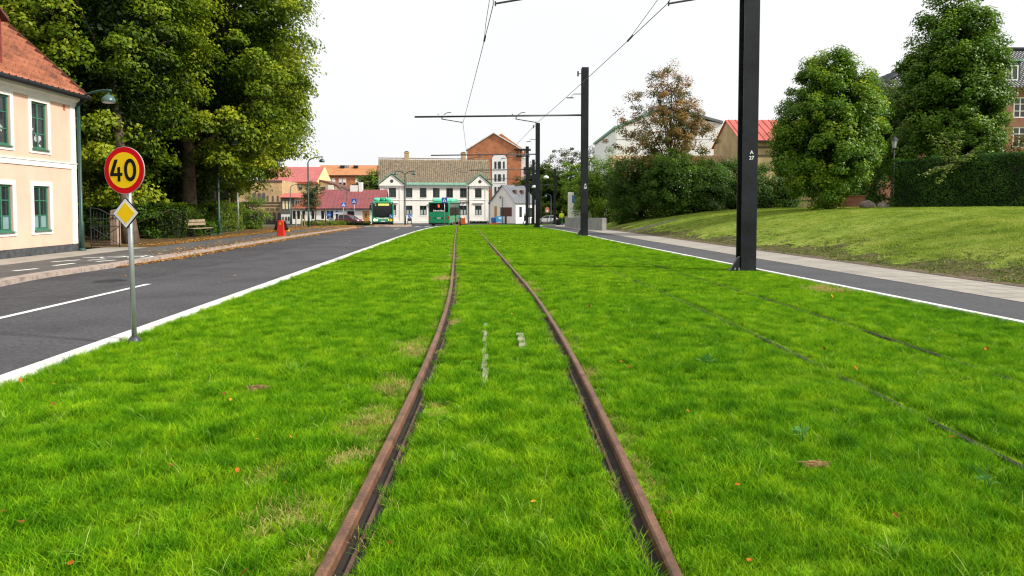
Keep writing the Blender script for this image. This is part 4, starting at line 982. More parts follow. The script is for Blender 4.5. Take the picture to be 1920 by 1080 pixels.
def pantile(L, Sl, tw, rh, amp=.03, step=.02, seg=6, jit=.0, seed=0):
    """roof covering as (u along eave, v up slope, n out) grid"""
    nu = int(L/tw*seg); nr = int(Sl/rh); us = np.linspace(0, L, nu+1); V = []; rr = np.random.default_rng(seed)
    ph = us/tw*2*PI; prof = amp*np.maximum(0, np.sin(ph))**.8+amp*.25*np.minimum(0, np.sin(ph))
    rows = []
    for r in range(nr):
        j = rr.uniform(-jit, jit, nu+1) if jit else 0
        for f, n in ((0, step), (.97, .0)): rows.append((rh*(r+f), prof+n+j))
    V = np.array([[u, v, n] for v, nn in rows for u, n in zip(us, nn)]); w = nu+1; m = len(rows)
    i, k = np.meshgrid(np.arange(m-1), np.arange(nu), indexing='ij'); a = (i*w+k).ravel()
    return V, np.stack([a, a+1, a+w+1, a+w], 1)
def lay_roof(name, mat, parent, O, U, V_, L, Sl, clip=None, **kw):
    P, Fq = pantile(L, Sl, **kw); U = Vector(U).normalized(); V_ = Vector(V_).normalized(); Nn = U.cross(V_)
    A = np.array([U, V_, Nn]); W = np.array(O)+P @ A
    if clip is not None:
        cu = P[Fq].mean(1); Fq = Fq[clip(cu[:,0], cu[:,1])]
    return np_mesh(name, W, Fq, M[mat], parent)
def seam_roof(name, mat, parent, O, U, V_, L, Sl, sp=.6, rib=.035):
    """standing-seam sheet roof"""
    U = Vector(U).normalized(); V_ = Vector(V_).normalized(); Nn = U.cross(V_); O = Vector(O); mb = MB()
    P = lambda u, v, n: tuple(O+U*u+V_*v+Nn*n)
    mb.add([P(0,0,0), P(L,0,0), P(L,Sl,0), P(0,Sl,0), P(0,0,-.06), P(L,0,-.06), P(L,Sl,-.06), P(0,Sl,-.06)], [(0,1,2,3),(7,6,5,4),(0,4,5,1),(1,5,6,2),(2,6,7,3),(3,7,4,0)])
    u = sp/2
    while u < L:
        mb.add([P(u-.02,0,.002), P(u+.02,0,.002), P(u+.02,Sl,.002), P(u-.02,Sl,.002), P(u-.012,0,rib), P(u+.012,0,rib), P(u+.012,Sl,rib), P(u-.012,Sl,rib)], [(4,5,6,7),(0,4,7,3),(1,2,6,5),(0,1,5,4),(2,3,7,6)]); u += sp
    return mb.build(name, M[mat], parent)

# ------------------------------------------------------------------ peach house on the left (faces +x; local -y is its street front)
rz = PI/2+R(2.35)
C = Vector((-15.3, 24.0, 0.04))                    # far street corner
t = thing('peach_house', 'two storey peach plastered house with green windows and orange tiled roof', 'house', C, rz)
# local frame: x runs away from us along the street up to 0 at the corner, -y is the street
Lh = 9.2; EH = 5.62; dep = 8.0
cols = [(-2.29, .8), (-4.06, .8), (-5.83, .8)]   # window left edges
ops = [(x, .80, w, 1.42) for x, w in cols]+[(x, 3.4, w, 1.5) for x, w in cols]
mb = MB(); facade(mb, Lh, .0, EH, ops, -Lh, 0, .13)
mb.quad((0,0,0), (0,dep,0), (0,dep,EH), (0,0,EH)); mb.quad((-Lh,dep,0), (-Lh,0,0), (-Lh,0,EH), (-Lh,dep,EH)); mb.quad((0,dep,0), (-Lh,dep,0), (-Lh,dep,EH), (0,dep,EH))
ps = R(43); rise = math.tan(ps)*dep/2
mb.add([(0,0,EH), (0,dep,EH), (0,dep/2,EH+rise)], [(0,1,2)]); mb.add([(-Lh,0,EH), (-Lh,dep,EH), (-Lh,dep/2,EH+rise)], [(2,1,0)])
mb.build('wall', M['peach_plaster'], t)
mb = MB(); mb.prismx([(-.05,-.15), (0.0,-.15), (.0,.26), (-.03,.26)], -Lh, .03); mb.build('plinth', M['plinth'], t)
MB().box(-.26,-.028,.262,.028,.0,2.86).build('corner_pilaster', M['trim_white'], t); MB().box(-.26,-.028,3.07,.028,.0,EH-.58).build('corner_pilaster', M['trim_white'], t)
mb = MB(); mb.box(-Lh,-.035,2.86,.035,0,3.02); mb.box(-Lh,-.06,3.022,.06,0,3.065); mb.build('string_course', M['trim_white'], t)
mb = MB(); mb.prismx([(0,EH-.58), (-.05,EH-.58), (-.08,EH-.46), (-.19,EH-.38), (-.22,EH-.3), (0,EH-.3)], -Lh, .05); mb.build('cornice', M['trim_white'], t)
for (x, z, w, h) in ops:
    mb = MB(); a = .14
    mb.box(x-a,-.03,z-a,x,.0,z+h+a); mb.box(x+w,-.03,z-a,x+w+a,.0,z+h+a); mb.box(x,-.03,z+h,x+w,.0,z+h+a); mb.box(x,-.03,z-a,x+w,.0,z)
    mb.build('window_surround', M['trim_white'], t)
    f = window(t, x, z, w, h, .05, 'green_paint', 'glass', 2, 3, .07, .035)
    MB().prismx([(-.1,z-.03), (-.1,z-.015), (.05,z+.035), (.05,z-.03)], x-.03, x+w+.03).build('sill', M['green_paint'], f)
    if z < 2:
        mb = MB(); [mb.box(x+.08+k*w/2,.076,z+.08,x+w/2-.06+k*w/2,.08,z+.46) for k in (0, 1)]; mb.build('frosted_panel', M['frosted'], f)
    else:
        mb = MB()
        for k in range(7):
            cx = x+random.uniform(.15, w-.15); cz = z+random.uniform(.1, .75); r_ = random.uniform(.05, .12)
            mb.add([(cx+r_*math.cos(q)*random.uniform(.4, 1), .078, cz+r_*math.sin(q)*random.uniform(.4, 1.2)) for q in np.linspace(0, 5.6, 8)], [tuple(range(8))])
        mb.build('curtain', M['curtain'], f)
su, cu_ = math.sin(ps), math.cos(ps); SL = (dep/2+.3)/cu_
lay_roof('roof', 'tile_orange', t, (-Lh-.2, -.3, EH-.28), (1,0,0), (0,cu_,su), Lh+.4, SL, tw=.29, rh=.4, amp=.07, step=.1, jit=.008)
lay_roof('roof', 'tile_orange', t, (.2, dep+.3, EH-.28), (-1,0,0), (0,-cu_,su), Lh+.4, SL, tw=.29, rh=.4, amp=.07, step=.1, jit=.008)
O = Vector((0,-.34,EH-.36)); d = Vector((0,cu_,su)); nn = Vector((0,-su,cu_))
for xx in (.2, -Lh-.24):
    mb = MB()
    p = [O, O+d*SL, O+d*SL+nn*.2, O+nn*.2]
    mb.add([(xx,q.y,q.z) for q in p]+[(xx+.04,q.y,q.z) for q in p], [(0,1,2,3)[::-1],(4,5,6,7),(0,4,7,3)[::-1],(3,7,6,2)[::-1],(0,1,5,4)[::-1]])
    mb.build('barge_board', M['tile_edge'], t)
MB().tube([(-Lh-.2,-.4,EH-.27), (.22,-.4,EH-.27)], .085, 10).build('gutter', M['gutter'], t, True)
pp = MB().tube([(.1,-.33,EH-.24), (.1,-.2,EH-.42), (.1,-.08,EH-.6), (.1,-.08,.72)], .052, 10).build('downpipe', M['gutter'], t, True)
MB().tube([(.1,-.08,.0), (.1,-.08,.72)], .058, 10).build('pipe_foot', M['copper_red'], pp, True)
MB().box(-.62,-.012,EH-.78,-.5,.0,EH-.6).build('vent', M['copper_red'], t)
# dormer
dx0, dx1 = -4.75, -3.25; dzb, dzt = 5.98, 7.2; dy = .17
def roofz(y): return EH-.28+(y+.3)*math.tan(ps)
f = MB(); facade(f, dx1-dx0, dzb-.2, dzt, [(dx0+.22,dzb+.12,dx1-dx0-.44,dzt-dzb-.2)], dx0, dy, .1)
for xx in (dx0, dx1):
    yb = (dzt-(EH-.28))/math.tan(ps)-.3
    f.add([(xx,dy,roofz(dy)-.2), (xx,dy,dzt), (xx,yb,dzt)], [(0,1,2)])
cx = (dx0+dx1)/2
f.add([(dx0-.0,dy,dzt), (dx1,dy,dzt), (cx,dy,dzt+.5)], [(0,1,2)])
dm = f.build('dormer', M['red_wood'], t)
window(dm, dx0+.22, dzb+.12, dx1-dx0-.44, dzt-dzb-.2, dy+.04, 'green_paint', 'glass', 2, 3, .06, .03)
mb = MB(); yb = 2.4
for s in (-1, 1):
    e = cx+s*((dx1-dx0)/2+.16); ze = dzt-.06; za = dzt+.56
    mb.add([(e,dy-.15,ze), (cx,dy-.15,za), (cx,yb,za), (e,yb,ze), (e,dy-.15,ze+.09), (cx,dy-.15,za+.09), (cx,yb,za+.09), (e,yb,ze+.09)], [(0,1,2,3),(4,7,6,5),(0,4,5,1),(0,3,7,4),(1,5,6,2),(2,6,7,3)])
mb.build('dormer_roof', M['tile_edge'], dm)

# ------------------------------------------------------------------ big white two-storey building
def rotbuild(name, label, cat, x, y, rz): return thing(name, label, cat, (x, y, g(y)), rz)
W = 21.3; Y0 = 131; xL = gx(712.5, Y0, 2)
t = rotbuild('white_townhouse', 'long white two storey building with end pediments and weathered tile roof', 'building', xL, Y0, R(10))
sx = W/206.0                                      # metres per photo pixel along the front
wx = lambda px: (px-712)*sx
E = 7.3
up = [(735,13),(765.5,12),(791.5,12.5),(816,12.5),(841,12.5),(867,12.5),(895.5,12.5)]
ops = [(wx(c)-w*sx/2, 4.95, w*sx, 1.85) for c, w in up]+[(wx(c)-w*sx/2, 1.55, w*sx, 1.85) for c, w in up]
mb = MB(); facade(mb, W, 0, E, ops, 0, 0, .15); dep = 9
mb.quad((W,0,0), (W,dep,0), (W,dep,E), (W,0,E)); mb.quad((0,dep,0), (0,0,0), (0,0,E), (0,dep,E)); mb.quad((W,dep,0), (0,dep,0), (0,dep,E), (W,dep,E))
RZ = 5.4
for xx in (0, W): mb.add([(xx,0,E), (xx,dep,E), (xx,dep/2,E+RZ)], [(0,1,2)])
mb.build('wall', M['white_plaster'], t)
for i, (x, z, w, h) in enumerate(ops):
    f = window(t, x, z, w, h, .07, 'dark_green', 'glass', 2, 2, .09, .08, split=[z+h*.62])
    if z < 3:
        mb = MB(); [mb.box(x+.12+k*w/2,.1,z+.1,x+w/2-.1+k*w/2,.104,z+h*.55) for k in (0, 1)]; mb.build('curtain', M['curtain'], f)
    mb = MB()
    mb.box(x-.1,-.05,z-.16,x+w+.1,0,z-.02); mb.build('sill', M['trim_white'], f)
for x0, x1 in ((0, wx(757)), (wx(878), W)):
    for a, b in ((x0, x0+.75), (x1-.95, x1-.1)): MB().box(a,-.09,.5,b,0,E-.45).build('pilaster', M['white_plaster'], t)
mb = MB(); mb.box(-.1,-.12,4.45,W+.1,0,4.58); mb.box(-.1,-.1,-.1,W+.1,0,.5); mb.build('string_course', M['trim_white'], t)
mb = MB(); mb.prismx([(0,E-.5), (-.12,E-.5), (-.2,E-.25), (-.42,E-.1), (-.42,E), (0,E)], -.2, W+.2)
x = .1
while x < W: mb.box(x,-.3,E-.42,x+.16,-.12,E-.22); x += .42
mb.build('cornice', M['trim_white'], t)
for c in (735, 895.5):
    MB().prismx([(0,3.75), (-.3,3.82), (-.34,3.98), (0,4.05)], wx(c)-1.0, wx(c)+1.0).build('hood_mould', M['trim_white'], t)
ph = 2.05; pw = 2.3
for c0, c1 in ((-.25, wx(757)+.1), (wx(877)-.1, W+.25)):
    m = (c0+c1)/2
    f = MB().prism([(c0,E+.02), (c1,E+.02), (m,E+ph)], -.38, -.12).build('pediment', M['white_plaster'], t)
    mb = MB(); mb.disc(m, E+.8, .32, -.42, -.385, 20); o = mb.build('oculus', M['glass'], f)
    mb = MB()
    for s in (-1, 1):
        e = m+s*((c1-c0)/2+.25); z0 = E+.02; z1 = E+ph+.15
        pts = [(e,z0), (m,z1), (m,z1+.22), (e,z0+.2)]
        mb.prism(pts if s > 0 else pts[::-1], -.6, 2.2)
    mb.build('pediment_roof', M['verdigris'], f)
MB().prismx([(-.6,E+.02), (-.45,E+.02), (.4,E+.55), (.35,E+.6), (-.6,E+.16)], wx(757)+.4, wx(877)-.4).build('gutter', M['verdigris'], t)
sl = math.hypot(dep/2+.25, RZ+.3); vv = (0, dep/2+.25, RZ+.3)
lay_roof('roof', 'tile_tan', t, (-.3,-.25,E-.2), (1,0,0), vv, W+.6, sl, tw=.38, rh=.42, amp=.07, step=.05, seg=4, jit=.02, seed=3)
lay_roof('roof', 'tile_tan', t, (W+.3,dep+.25,E-.2), (-1,0,0), (0,-vv[1],vv[2]), W+.6, sl, tw=.38, rh=.42, amp=.07, step=.05, seg=4, seed=4)
MB().box(-.35,dep/2-.15,E+RZ+.02,W+.35,dep/2+.15,E+RZ+.2).build('ridge', M['tile_tan'], t)
for px in (756.5, 866):
    x = wx(px)+.6; mb = MB(); mb.box(x-.45,dep/2-.45,E+RZ-.6,x+.45,dep/2+.45,E+RZ+1.15); mb.box(x-.55,dep/2-.55,E+RZ+1.152,x+.55,dep/2+.55,E+RZ+1.35)
    c = mb.build('chimney', M['brick_beige'], t); MB().box(x-.35,dep/2-.35,E+RZ+1.352,x+.35,dep/2+.35,E+RZ+1.5).build('chimney_pot', M['gutter'], c)
for px in (757.5, 876.8, 917.3): MB().tube([(wx(px),-.45,E-.1), (wx(px),-.14,E-.9), (wx(px),-.14,0)], .08, 6).build('downpipe', M['gutter'], t)
text('nelsson Begravningsbyrå', .72, M['stone_band'], t, Matrix.Translation((wx(849.5),-.03,4.05)) @ FRONT, extrude=.02, bold=.01)
MB().prismx([(0,3.55), (-.35,3.6), (-.35,3.72), (0,3.78)], wx(800), wx(829)).build('door_hood', M['trim_white'], t)
tag(o, None)
for k, (px, n) in enumerate(((748, 14), (895, 34))):
    pass

# ------------------------------------------------------------------ orange brick gable block behind
Y0 = 163; t = rotbuild('gabled_brick_block', 'tall orange brick apartment block with a broad gable and white window bay', 'building', gx(876, Y0, 10), Y0, R(-3))
W = 12.9; E = 16.6; AP = 20.4; bay0, bay1 = 5.95, 9.45; dep = 16
mb = MB(); m = W*.49
mb.prism([(0,0), (bay0,0), (bay0,E+2.4), (m,AP), (0,E)][::1], 0, dep)
mb.prism([(bay1,0), (W,0), (W,E), (bay1,E+(AP-E)*(W-bay1)/(W-m))], 0, dep)
mb.prism([(bay0,15.3), (bay1,15.3), (bay1,E+(AP-E)*(W-bay1)/(W-m)), (m+.001,AP-.001), (bay0,E+2.4)], .001, dep-.001)
mb.build('wall', M['brick_orange'], t)
n = 10; arch = [(bay0+(bay1-bay0)*(.5-.5*math.cos(PI*k/n)), 14.6+1.1*math.sin(PI*k/n)) for k in range(n+1)]
by = MB(); by.prism([(bay0,0), (bay1,0)]+arch[::-1], -.05, .6); by = by.build('window_bay', M['white_clad'], t)
for r in range(5):
    z = 12.2-r*3.0
    for cx, w in ((bay0+.8,.5), (bay0+1.75,.75), (bay0+2.8,.4)):
        f = MB().box(cx-w/2,-.075,z,cx+w/2,-.052,z+1.7).build('window', M['steel_dark'], by); 
    MB().box(bay0+.3,-.1,z-.45,bay1-.3,-.052,z-.3).build('sill', M['trim_white'], by)
    MB().box(W+.0,-.0,0,W+.001,.001,.1)
mb = MB(); mb.prism([(W+.002,0), (W+2.9,0), (W+2.9,E-3.8), (W+.002,E-1.2)], .7, dep-2); sw = mb.build('white_wing', M['white_clad'], t)
for r in range(5):
    for cx in (W+.9, W+2.1): MB().box(cx-.35,.62,11-r*2.9,cx+.35,.69,12.6-r*2.9).build('window', M['steel_dark'], sw)
for s, (e, mm) in ((-1, (-.3, m)), (1, (W+.3, m))):
    z0 = E-.1; z1 = AP+.15; pts = [(e,z0), (mm,z1), (mm,z1+.28), (e,z0+.28)]
    MB().prism(pts if s > 0 else pts[::-1], -.35, dep+.2).build('roof', M['concrete_pale'], t)
MB().prism([(m-1.2,E), (W+.6,E), (W+.6,E+.4), (m+1.4,AP+.75), (m-1.2,AP-.9)], 6, 12).build('rear_gable', M['brick_orange'], t); MB().prism([(m+1.4,AP+.75), (W+.8,E+.3), (W+.8,E+.55), (m+1.4,AP+1.0), (m-1.2,AP-.65), (m-1.2,AP-.9)], 5.8, 12.2).build('roof', M['concrete_pale'], t)
mb = MB(); mb.box(W-1.7,-.5,E-.0,W+2.2,3,E+.25); mb.box(W-1.2,-.3,E-1.6,W+2.0,.0,E-1.3); [mb.box(W-1.0+k*.8,-.25,E-1.6,W-.85+k*.8,-.1,E) for k in range(4)]
mb.build('roof_terrace', M['gutter'], t)

# ------------------------------------------------------------------ small white house with grey roof, right of it
t = rotbuild('small_white_house', 'small white gabled house with a dark grey metal roof right of the townhouse', 'house', gx(967, 122, 0), 122, R(45))
W = 5.2; dep = 6.7; E = 3.75; AP = 6.9                # local: long front +x from the near corner, gable along +y? gable faces -x
mb = MB(); facade(mb, W, 0, E, [(.9,1.1,.7,1.9), (2.5,1.1,1.9,1.7)], 0, 0, .12)
mb.add([(0,0,0), (0,0,E), (0,dep/2,AP), (0,dep,E), (0,dep,0)], [(0,1,2,3,4)]); mb.add([(W,0,0), (W,0,E), (W,dep/2,AP), (W,dep,E), (W,dep,0)], [(4,3,2,1,0)]); mb.quad((0,dep,0), (0,dep,E), (W,dep,E), (W,dep,0))
mb.build('wall', M['white_plaster'], t)
window(t, .9,1.1,.7,1.9, .06, 'dark_green', 'glass', 1, 2, .08, .06); window(t, 2.5,1.1,1.9,1.7, .06, 'dark_green', 'glass', 2, 2, .08, .06)
v = (0, dep/2+.3, AP-E+.25)
seam_roof('roof', 'metal_grey', t, (-.3,-.3,E-.15), (1,0,0), v, W+.6, math.hypot(v[1], v[2]), .7); seam_roof('roof', 'metal_grey', t, (W+.3,dep+.3,E-.15), (-1,0,0), (0,-v[1],v[2]), W+.6, math.hypot(v[1], v[2]), .7)
for x in (1.6, 3.4): MB().box(x-.25,1.5,E+1.0,x+.25,2.1,E+2.3).build('roof_vent', M['board_brown'], t)
gb = MB(); gb.box(-.06,1.0,1.3,-.002,3.9,2.9); gb.build('brown_panel', M['board_brown'], t); MB().box(-.07,2.3,0,-.002,2.75,1.3).build('brown_post', M['board_brown'], t)
MB().box(-.06,4.9,0,-.002,5.5,3.1).build('door', M['wood_door'], t)
t = rotbuild('garden_wall', 'white wall with a balustrade linking the townhouse and the small house', 'wall', gx(918, 126, 0), 126.5, R(2))
MB().box(0,0,0,4.6,.4,3.3).build('wall', M['white_plaster'], t); mb = MB(); [mb.box(.1+k*.32,.1,3.32,.22+k*.32,.25,4.0) for k in range(9)]; mb.box(0,.05,4.002,3.0,.35,4.15); mb.box(-.05,-.06,3.3,4.7,.46,3.318); mb.build('balustrade', M['trim_white'], t)
MB().box(1.9,-.03,.9,2.15,-.002,2.1).build('slit_window', M['dark_green'], t)

# ------------------------------------------------------------------ low white house with red roofs
Y0 = 112; xL = gx(548, Y0, 0); t = rotbuild('low_white_house', 'long low white house with orange tiled end and maroon metal roof', 'house', xL, Y0, R(3))
sx = 15.0/168*1.0; wx = lambda px: (px-548)*Y0/F*1.003
W = wx(716); E = 2.62; dep = 7.5; AP = 5.6
ops = [(wx(c)-.24, .8, .48, 1.35) for c in (551.5, 559.5, 569, 586, 604, 614.5, 621, 631)]+[(wx(650), 1.0, 1.15, 1.1)]+[(wx(678), .1, 1.15, 2.05)]
mb = MB(); facade(mb, W, 0, E, ops, 0, 0, .1); mb.quad((0,dep,0), (0,0,0), (0,0,E), (0,dep,E)); mb.quad((W,0,0), (W,dep,0), (W,dep,E), (W,0,E)); mb.add([(W,0,E), (W,dep,E), (W,dep/2,AP)], [(0,1,2)]); mb.build('wall', M['white_plaster'], t)
for (x, z, w, h) in ops[:-1]: window(t, x, z, w, h, .04, 'dark_green', 'glass', 1 if w < .6 else 2, 2 if w < .6 else 1, .05, .05)
x, z, w, h = ops[-1]; d = MB().box(x,.03,z,x+w,.09,z+h).build('door', M['wood_door'], t); MB().box(x+w*.42,.015,z+.9,x+w*.58,.028,z+1.6).build('door_glass', M['glass'], d)
v = (0, dep/2+.3, AP-E+.2); sl = math.hypot(v[1], v[2]); xo = wx(636)
hip = dep/2
def clipL(u, vv): return u > vv*.95+.02
lay_roof('tiled_roof', 'tile_orange', t, (-.3,-.3,E-.12), (1,0,0), v, wx(602), sl, clip=clipL, tw=.3, rh=.4, amp=.04, step=.04, seg=4, seed=5)
lay_roof('tiled_roof', 'tile_orange', t, (-.3,dep+.3,E-.12), (0,-1,0), (dep/2+.3,0,AP-E+.2), dep+.6, sl, clip=lambda u, q: (u > q*.8) & (u < dep+.6-q*.8), tw=.3, rh=.4, amp=.04, step=.04, seg=4, seed=6)
seam_roof('metal_roof', 'metal_maroon', t, (wx(602)-.28,-.36,E-.08), (1,0,0), v, W-wx(602)+.6, sl, .62)
seam_roof('metal_roof', 'metal_maroon', t, (W+.3,dep+.3,E-.12), (-1,0,0), (0,-v[1],v[2]), W-hip, sl, .62)
for px, w, h in ((656, 1.25, 1.4), (668.5, .62, 1.9)):
    c = MB().box(wx(px)-w/2,dep/2-.5,AP-1.4,wx(px)+w/2,dep/2+.4,AP+h-.55).build('chimney', M['white_plaster'], t); MB().box(wx(px)-w*.3,dep/2-.3,AP+h-.548,wx(px)+w*.3,dep/2+.2,AP+h-.4).build('chimney_cap', M['gutter'], c)
mb = MB(); mb.prismx([(-.48,E-.22), (-.36,E-.22), (-.36,E-.1), (-.48,E-.1)], -.3, W); mb.build('gutter', M['gutter'], t)

# ------------------------------------------------------------------ orange brick apartments with tan roof
Y0 = 168; xL = gx(594, Y0, 8); t = rotbuild('brick_apartments', 'long orange brick apartment building with tan tile roof and white windows', 'building', xL, Y0, R(1))
pp = Y0/F; W = 122*pp; E = at(0, 328, Y0).z-g(Y0); AP = at(0, 311.5, Y0+5).z-g(Y0); wx = lambda px: (px-594)*pp
mb = MB(); mb.box(wx(608),0,0,wx(687.5),10,E); mb.build('wall', M['brick_orange'], t)
for x0, x1 in ((0, wx(608)-.002), (wx(687.5)+.002, W)):
    e = MB().box(x0,.1,0,x1,10,E).build('end_bay', M['cream_light'], t)
    m = (x0+x1)/2; r = 1.0; MB().prism([(m-r,E-3.4), (m+r,E-3.4)]+[(m+r*math.cos(a), E-1.9+r*math.sin(a)) for a in np.linspace(0, PI, 8)], .06, .098).build('arched_opening', M['glass'], e)
for r in range(3):
    for px in (617, 625, 638, 645.5, 669, 677):
        z = E-2.6-r*2.7; x = wx(px); f = MB().box(x-.42,-.06,z,x+.42,-.002,z+1.75).build('window', M['trim_white'], t); MB().box(x-.32,-.075,z+.1,x+.32,-.062,z+.75).build('pane', M['glass'], f)
v = (0, 5.3, AP-E+.1)
seam_roof('roof', 'tile_terracotta', t, (-.4,-.5,E-.05), (1,0,0), v, W+.8, math.hypot(5.8, v[2]), .4, .05)
MB().box(-.3,-.42,E-.35,W+.3,-.02,E-.06).build('eaves', M['board_brown'], t)
for px in (636, 661): MB().box(wx(px)-.5,3.2,AP-.7,wx(px)+.5,4.4,AP+.1).build('roof_hatch', M['gutter'], t)
for px in (641, 646): MB().box(wx(px)-.25,3.6,AP-.5,wx(px)+.25,4.1,AP+.15).build('roof_vent', M['steel_light'], t)
mb = MB(); mb.tube([(wx(706),-.6,E), (wx(701.5),5,AP+.1)], .15, 6); mb.build('verge_rib', M['board_brown'], t)

# ------------------------------------------------------------------ old ornate beige-brick building and its annexes
Y0 = 122; t = rotbuild('ornate_brick_building', 'ornate beige brick building with rows of arched windows behind the linden', 'building', gx(455, Y0, 0), Y0, R(5))
pp = Y0/F; wx = lambda px: (px-455)*pp; W = wx(528); zz = lambda py: at(0, py, Y0).z-g(Y0)
H = zz(338); mb = MB(); mb.box(-4,0,0,W,12,H); mb.build('wall', M['brick_gold'], t)
for py, th in ((381, .22), (386, .12), (420, .55), (341, .3)): MB().box(-4.02,-.1,zz(py)-.05,W+.05,-.003,zz(py)+th).build('string_course', M['stone_band'], t)
def archwin(parent, x, z, w, h, y=-.003):
    n = 8; r = w/2
    arc = lambda rr, zz_: [(x+rr*math.cos(a), zz_+rr*math.sin(a)) for a in np.linspace(0, PI, n)]
    f = MB().prism([(x-r,z), (x+r,z)]+arc(r, z+h-r), y-.05, y).build('arched_window', M['brick_brown'], parent)
    MB().prism([(x-r*.62,z+.12), (x+r*.62,z+.12)]+arc(r*.62, z+h-r), y-.07, y-.053).build('pane', M['glass_grey'], f); return f
for px in (471, 479, 487.5, 495.5, 503.5, 512.5, 521.5): archwin(t, wx(px), zz(417.5), .72, 1.9)
for px in (477, 486, 494): archwin(t, wx(px), zz(380), .7, 1.85)
for px in (501.5, 511, 520): archwin(t, wx(px), zz(378), .32, 1.1)
for px in (500, 509, 519):
    for k in (-1, 0, 1): MB().box(wx(px)+k*.22-.05,-.04,zz(395),wx(px)+k*.22+.05,-.003,zz(395)+.5).build('brick_panel', M['stone_band'], t)
mb = MB(); [mb.tube([(wx(476)+k*.35,-1.6,.0), (wx(476)+k*.35,-1.6,.75)], .03, 5) for k in range(16)]; mb.tube([(wx(474),-1.6,.72), (wx(531),-1.6,.72)], .035, 5)
tag(mb.build('iron_railing', M['iron'], loc=t.location), 'low dark iron railing along the foot of the ornate brick building', 'railing')
# yellow building with the pink-red metal roof
Y0 = 140; t = rotbuild('yellow_building', 'yellow rendered building with a faded red metal roof behind the ornate one', 'building', gx(520, Y0, 8), Y0, R(0)); pp = Y0/F; wx = lambda px: (px-520)*pp; zz = lambda py: at(0, py, Y0).z-g(Y0)
W = wx(596); E = zz(341); AP = zz(311); dep = 11
mb = MB(); mb.box(-3,0,0,W,dep,E); mb.prismx([(0,E), (dep,E), (dep/2,AP)], W-.4, W); mb.build('wall', M['cream'], t)
v = (0, dep/2+.3, AP-E+.1); sl = math.hypot(v[1], v[2])
seam_roof('roof', 'metal_pink', t, (-3,-.4,E-.0), (1,0,0), v, W+2.8, sl, .75)
MB().box(-3,-.45,E-.45,W+.1,-.03,E-.08).build('eaves', M['copper_red'], t)
mb = MB(); x = -2.5
while x < W: mb.box(x,-.12,E-.85,x+.3,-.002,E-.5); x += .6
mb.build('dentil_frieze', M['brick_gold'], t)
for px in (552.5, 563): archwin(t, wx(px), zz(356.5), .7, .85)
for k, (x0, x1, pt, pb, sl_) in enumerate(()): pass
bx = wx(597); e = MB(); e.prism([(bx,0), (wx(634),0), (wx(634),zz(352)), (wx(628),zz(349)), (bx,zz(339))], 1.0, dep-1); e = e.build('side_wing', M['cream_light'], t)
MB().prism([(bx-.2,zz(339)), (wx(628),zz(349)), (wx(635),zz(355)), (wx(635),zz(355)+.3), (wx(628),zz(349)+.35), (bx-.2,zz(339)+.3)], .7, dep-.7).build('wing_roof', M['tile_edge'], e)
MB().box(wx(598.5),.94,zz(357),wx(607),.998,zz(350)).build('window', M['glass_grey'], e)
c = MB().box(wx(614),.3,zz(364),wx(623),1.4,zz(347)).build('white_chimney', M['white_plaster'], t)
# dark lean-to annexe
Y0 = 118; t = rotbuild('dark_annexe', 'dark grey annexe with a red lean to roof and white garage doors', 'building', gx(526.5, Y0, 0), Y0, R(2)); pp = Y0/F; wx = lambda px: (px-526.5)*pp; zz = lambda py: at(0, py, Y0).z-g(Y0)
MB().box(0,0,0,wx(549),7,zz(370)).build('wall', M['grey_clad'], t); MB().box(wx(549)+.002,.5,0,wx(582),7,zz(371)).build('rear_wall', M['cream_light'], t)
for px in (532, 538, 544): MB().box(wx(px)-.17,-.05,zz(392),wx(px)+.17,-.002,zz(377)).build('light_strip', M['cream_light'], t)
d = MB().box(.1,-.06,0,wx(545.5),-.002,zz(402)).build('garage_door', M['trim_white'], t)
for px in (531, 536.5, 541.5): archwin(d, wx(px), zz(414), .26, .75, -.062)
v = (0, 3.5, 1.1); seam_roof('roof', 'metal_red', t, (-.2,-.5,zz(370)), (1,0,0), (0,3.5,.75), wx(586), 3.8, .5)
w_ = MB().box(wx(552),.42,zz(384),wx(564),.498,zz(375.5)).build('window', M['trim_white'], t)
for k in range(3): MB().box(wx(553)+k*.36,.405,zz(383),wx(553)+k*.36+.25,.418,zz(376.5)).build('pane', M['glass'], w_)

# ------------------------------------------------------------------ buildings on the right
Y0 = 60; xL = 20.0; t = thing('beige_brick_house', 'beige brick house with a red metal roof behind the black pole', 'house', (xL, Y0, 0.8)); W = 13; dep = 8; E = 6.65; AP = 8.75
ops = [(7.95,1.9,1.0,2.3), (8.2,-.3,1.5,.9), (3.2,1.9,1.0,2.3)]
mb = MB(); facade(mb, W, -1, E, ops, 0, 0, .12); mb.add([(0,0,-1), (0,0,E), (0,dep/2,AP), (0,dep,E), (0,dep,-1)], [(0,1,2,3,4)]); mb.quad((W,0,-1), (W,dep,-1), (W,dep,E), (W,0,E)); mb.build('wall', M['brick_beige'], t)
for o in ops: window(t, *o, .05, 'trim_white', 'glass_grey', 2, 2, .09, .06)
v = (0, dep/2+.35, AP-E+.2); seam_roof('roof', 'metal_red', t, (-.15,-.35,E-.1), (1,0,0), v, W+.3, math.hypot(v[1], v[2]), .62, .05); seam_roof('roof', 'metal_red', t, (W+.15,dep+.35,E-.1), (-1,0,0), (0,-v[1],v[2]), W+.3, math.hypot(v[1], v[2]), .62, .05)
MB().box(-.2,-.45,E-.28,W+.2,-.33,E-.13).build('gutter', M['gutter'], t); MB().tube([(.12,-.1,E-.2), (.12,-.06,-1)], .05, 6).build('downpipe', M['cream_light'], t)
mb = MB(); [mb.box(0,-.06,z,W,-.002,z+.14) for z in (1.25, 5.2, 5.9)]; mb.build('string_course', M['stone_band'], t)
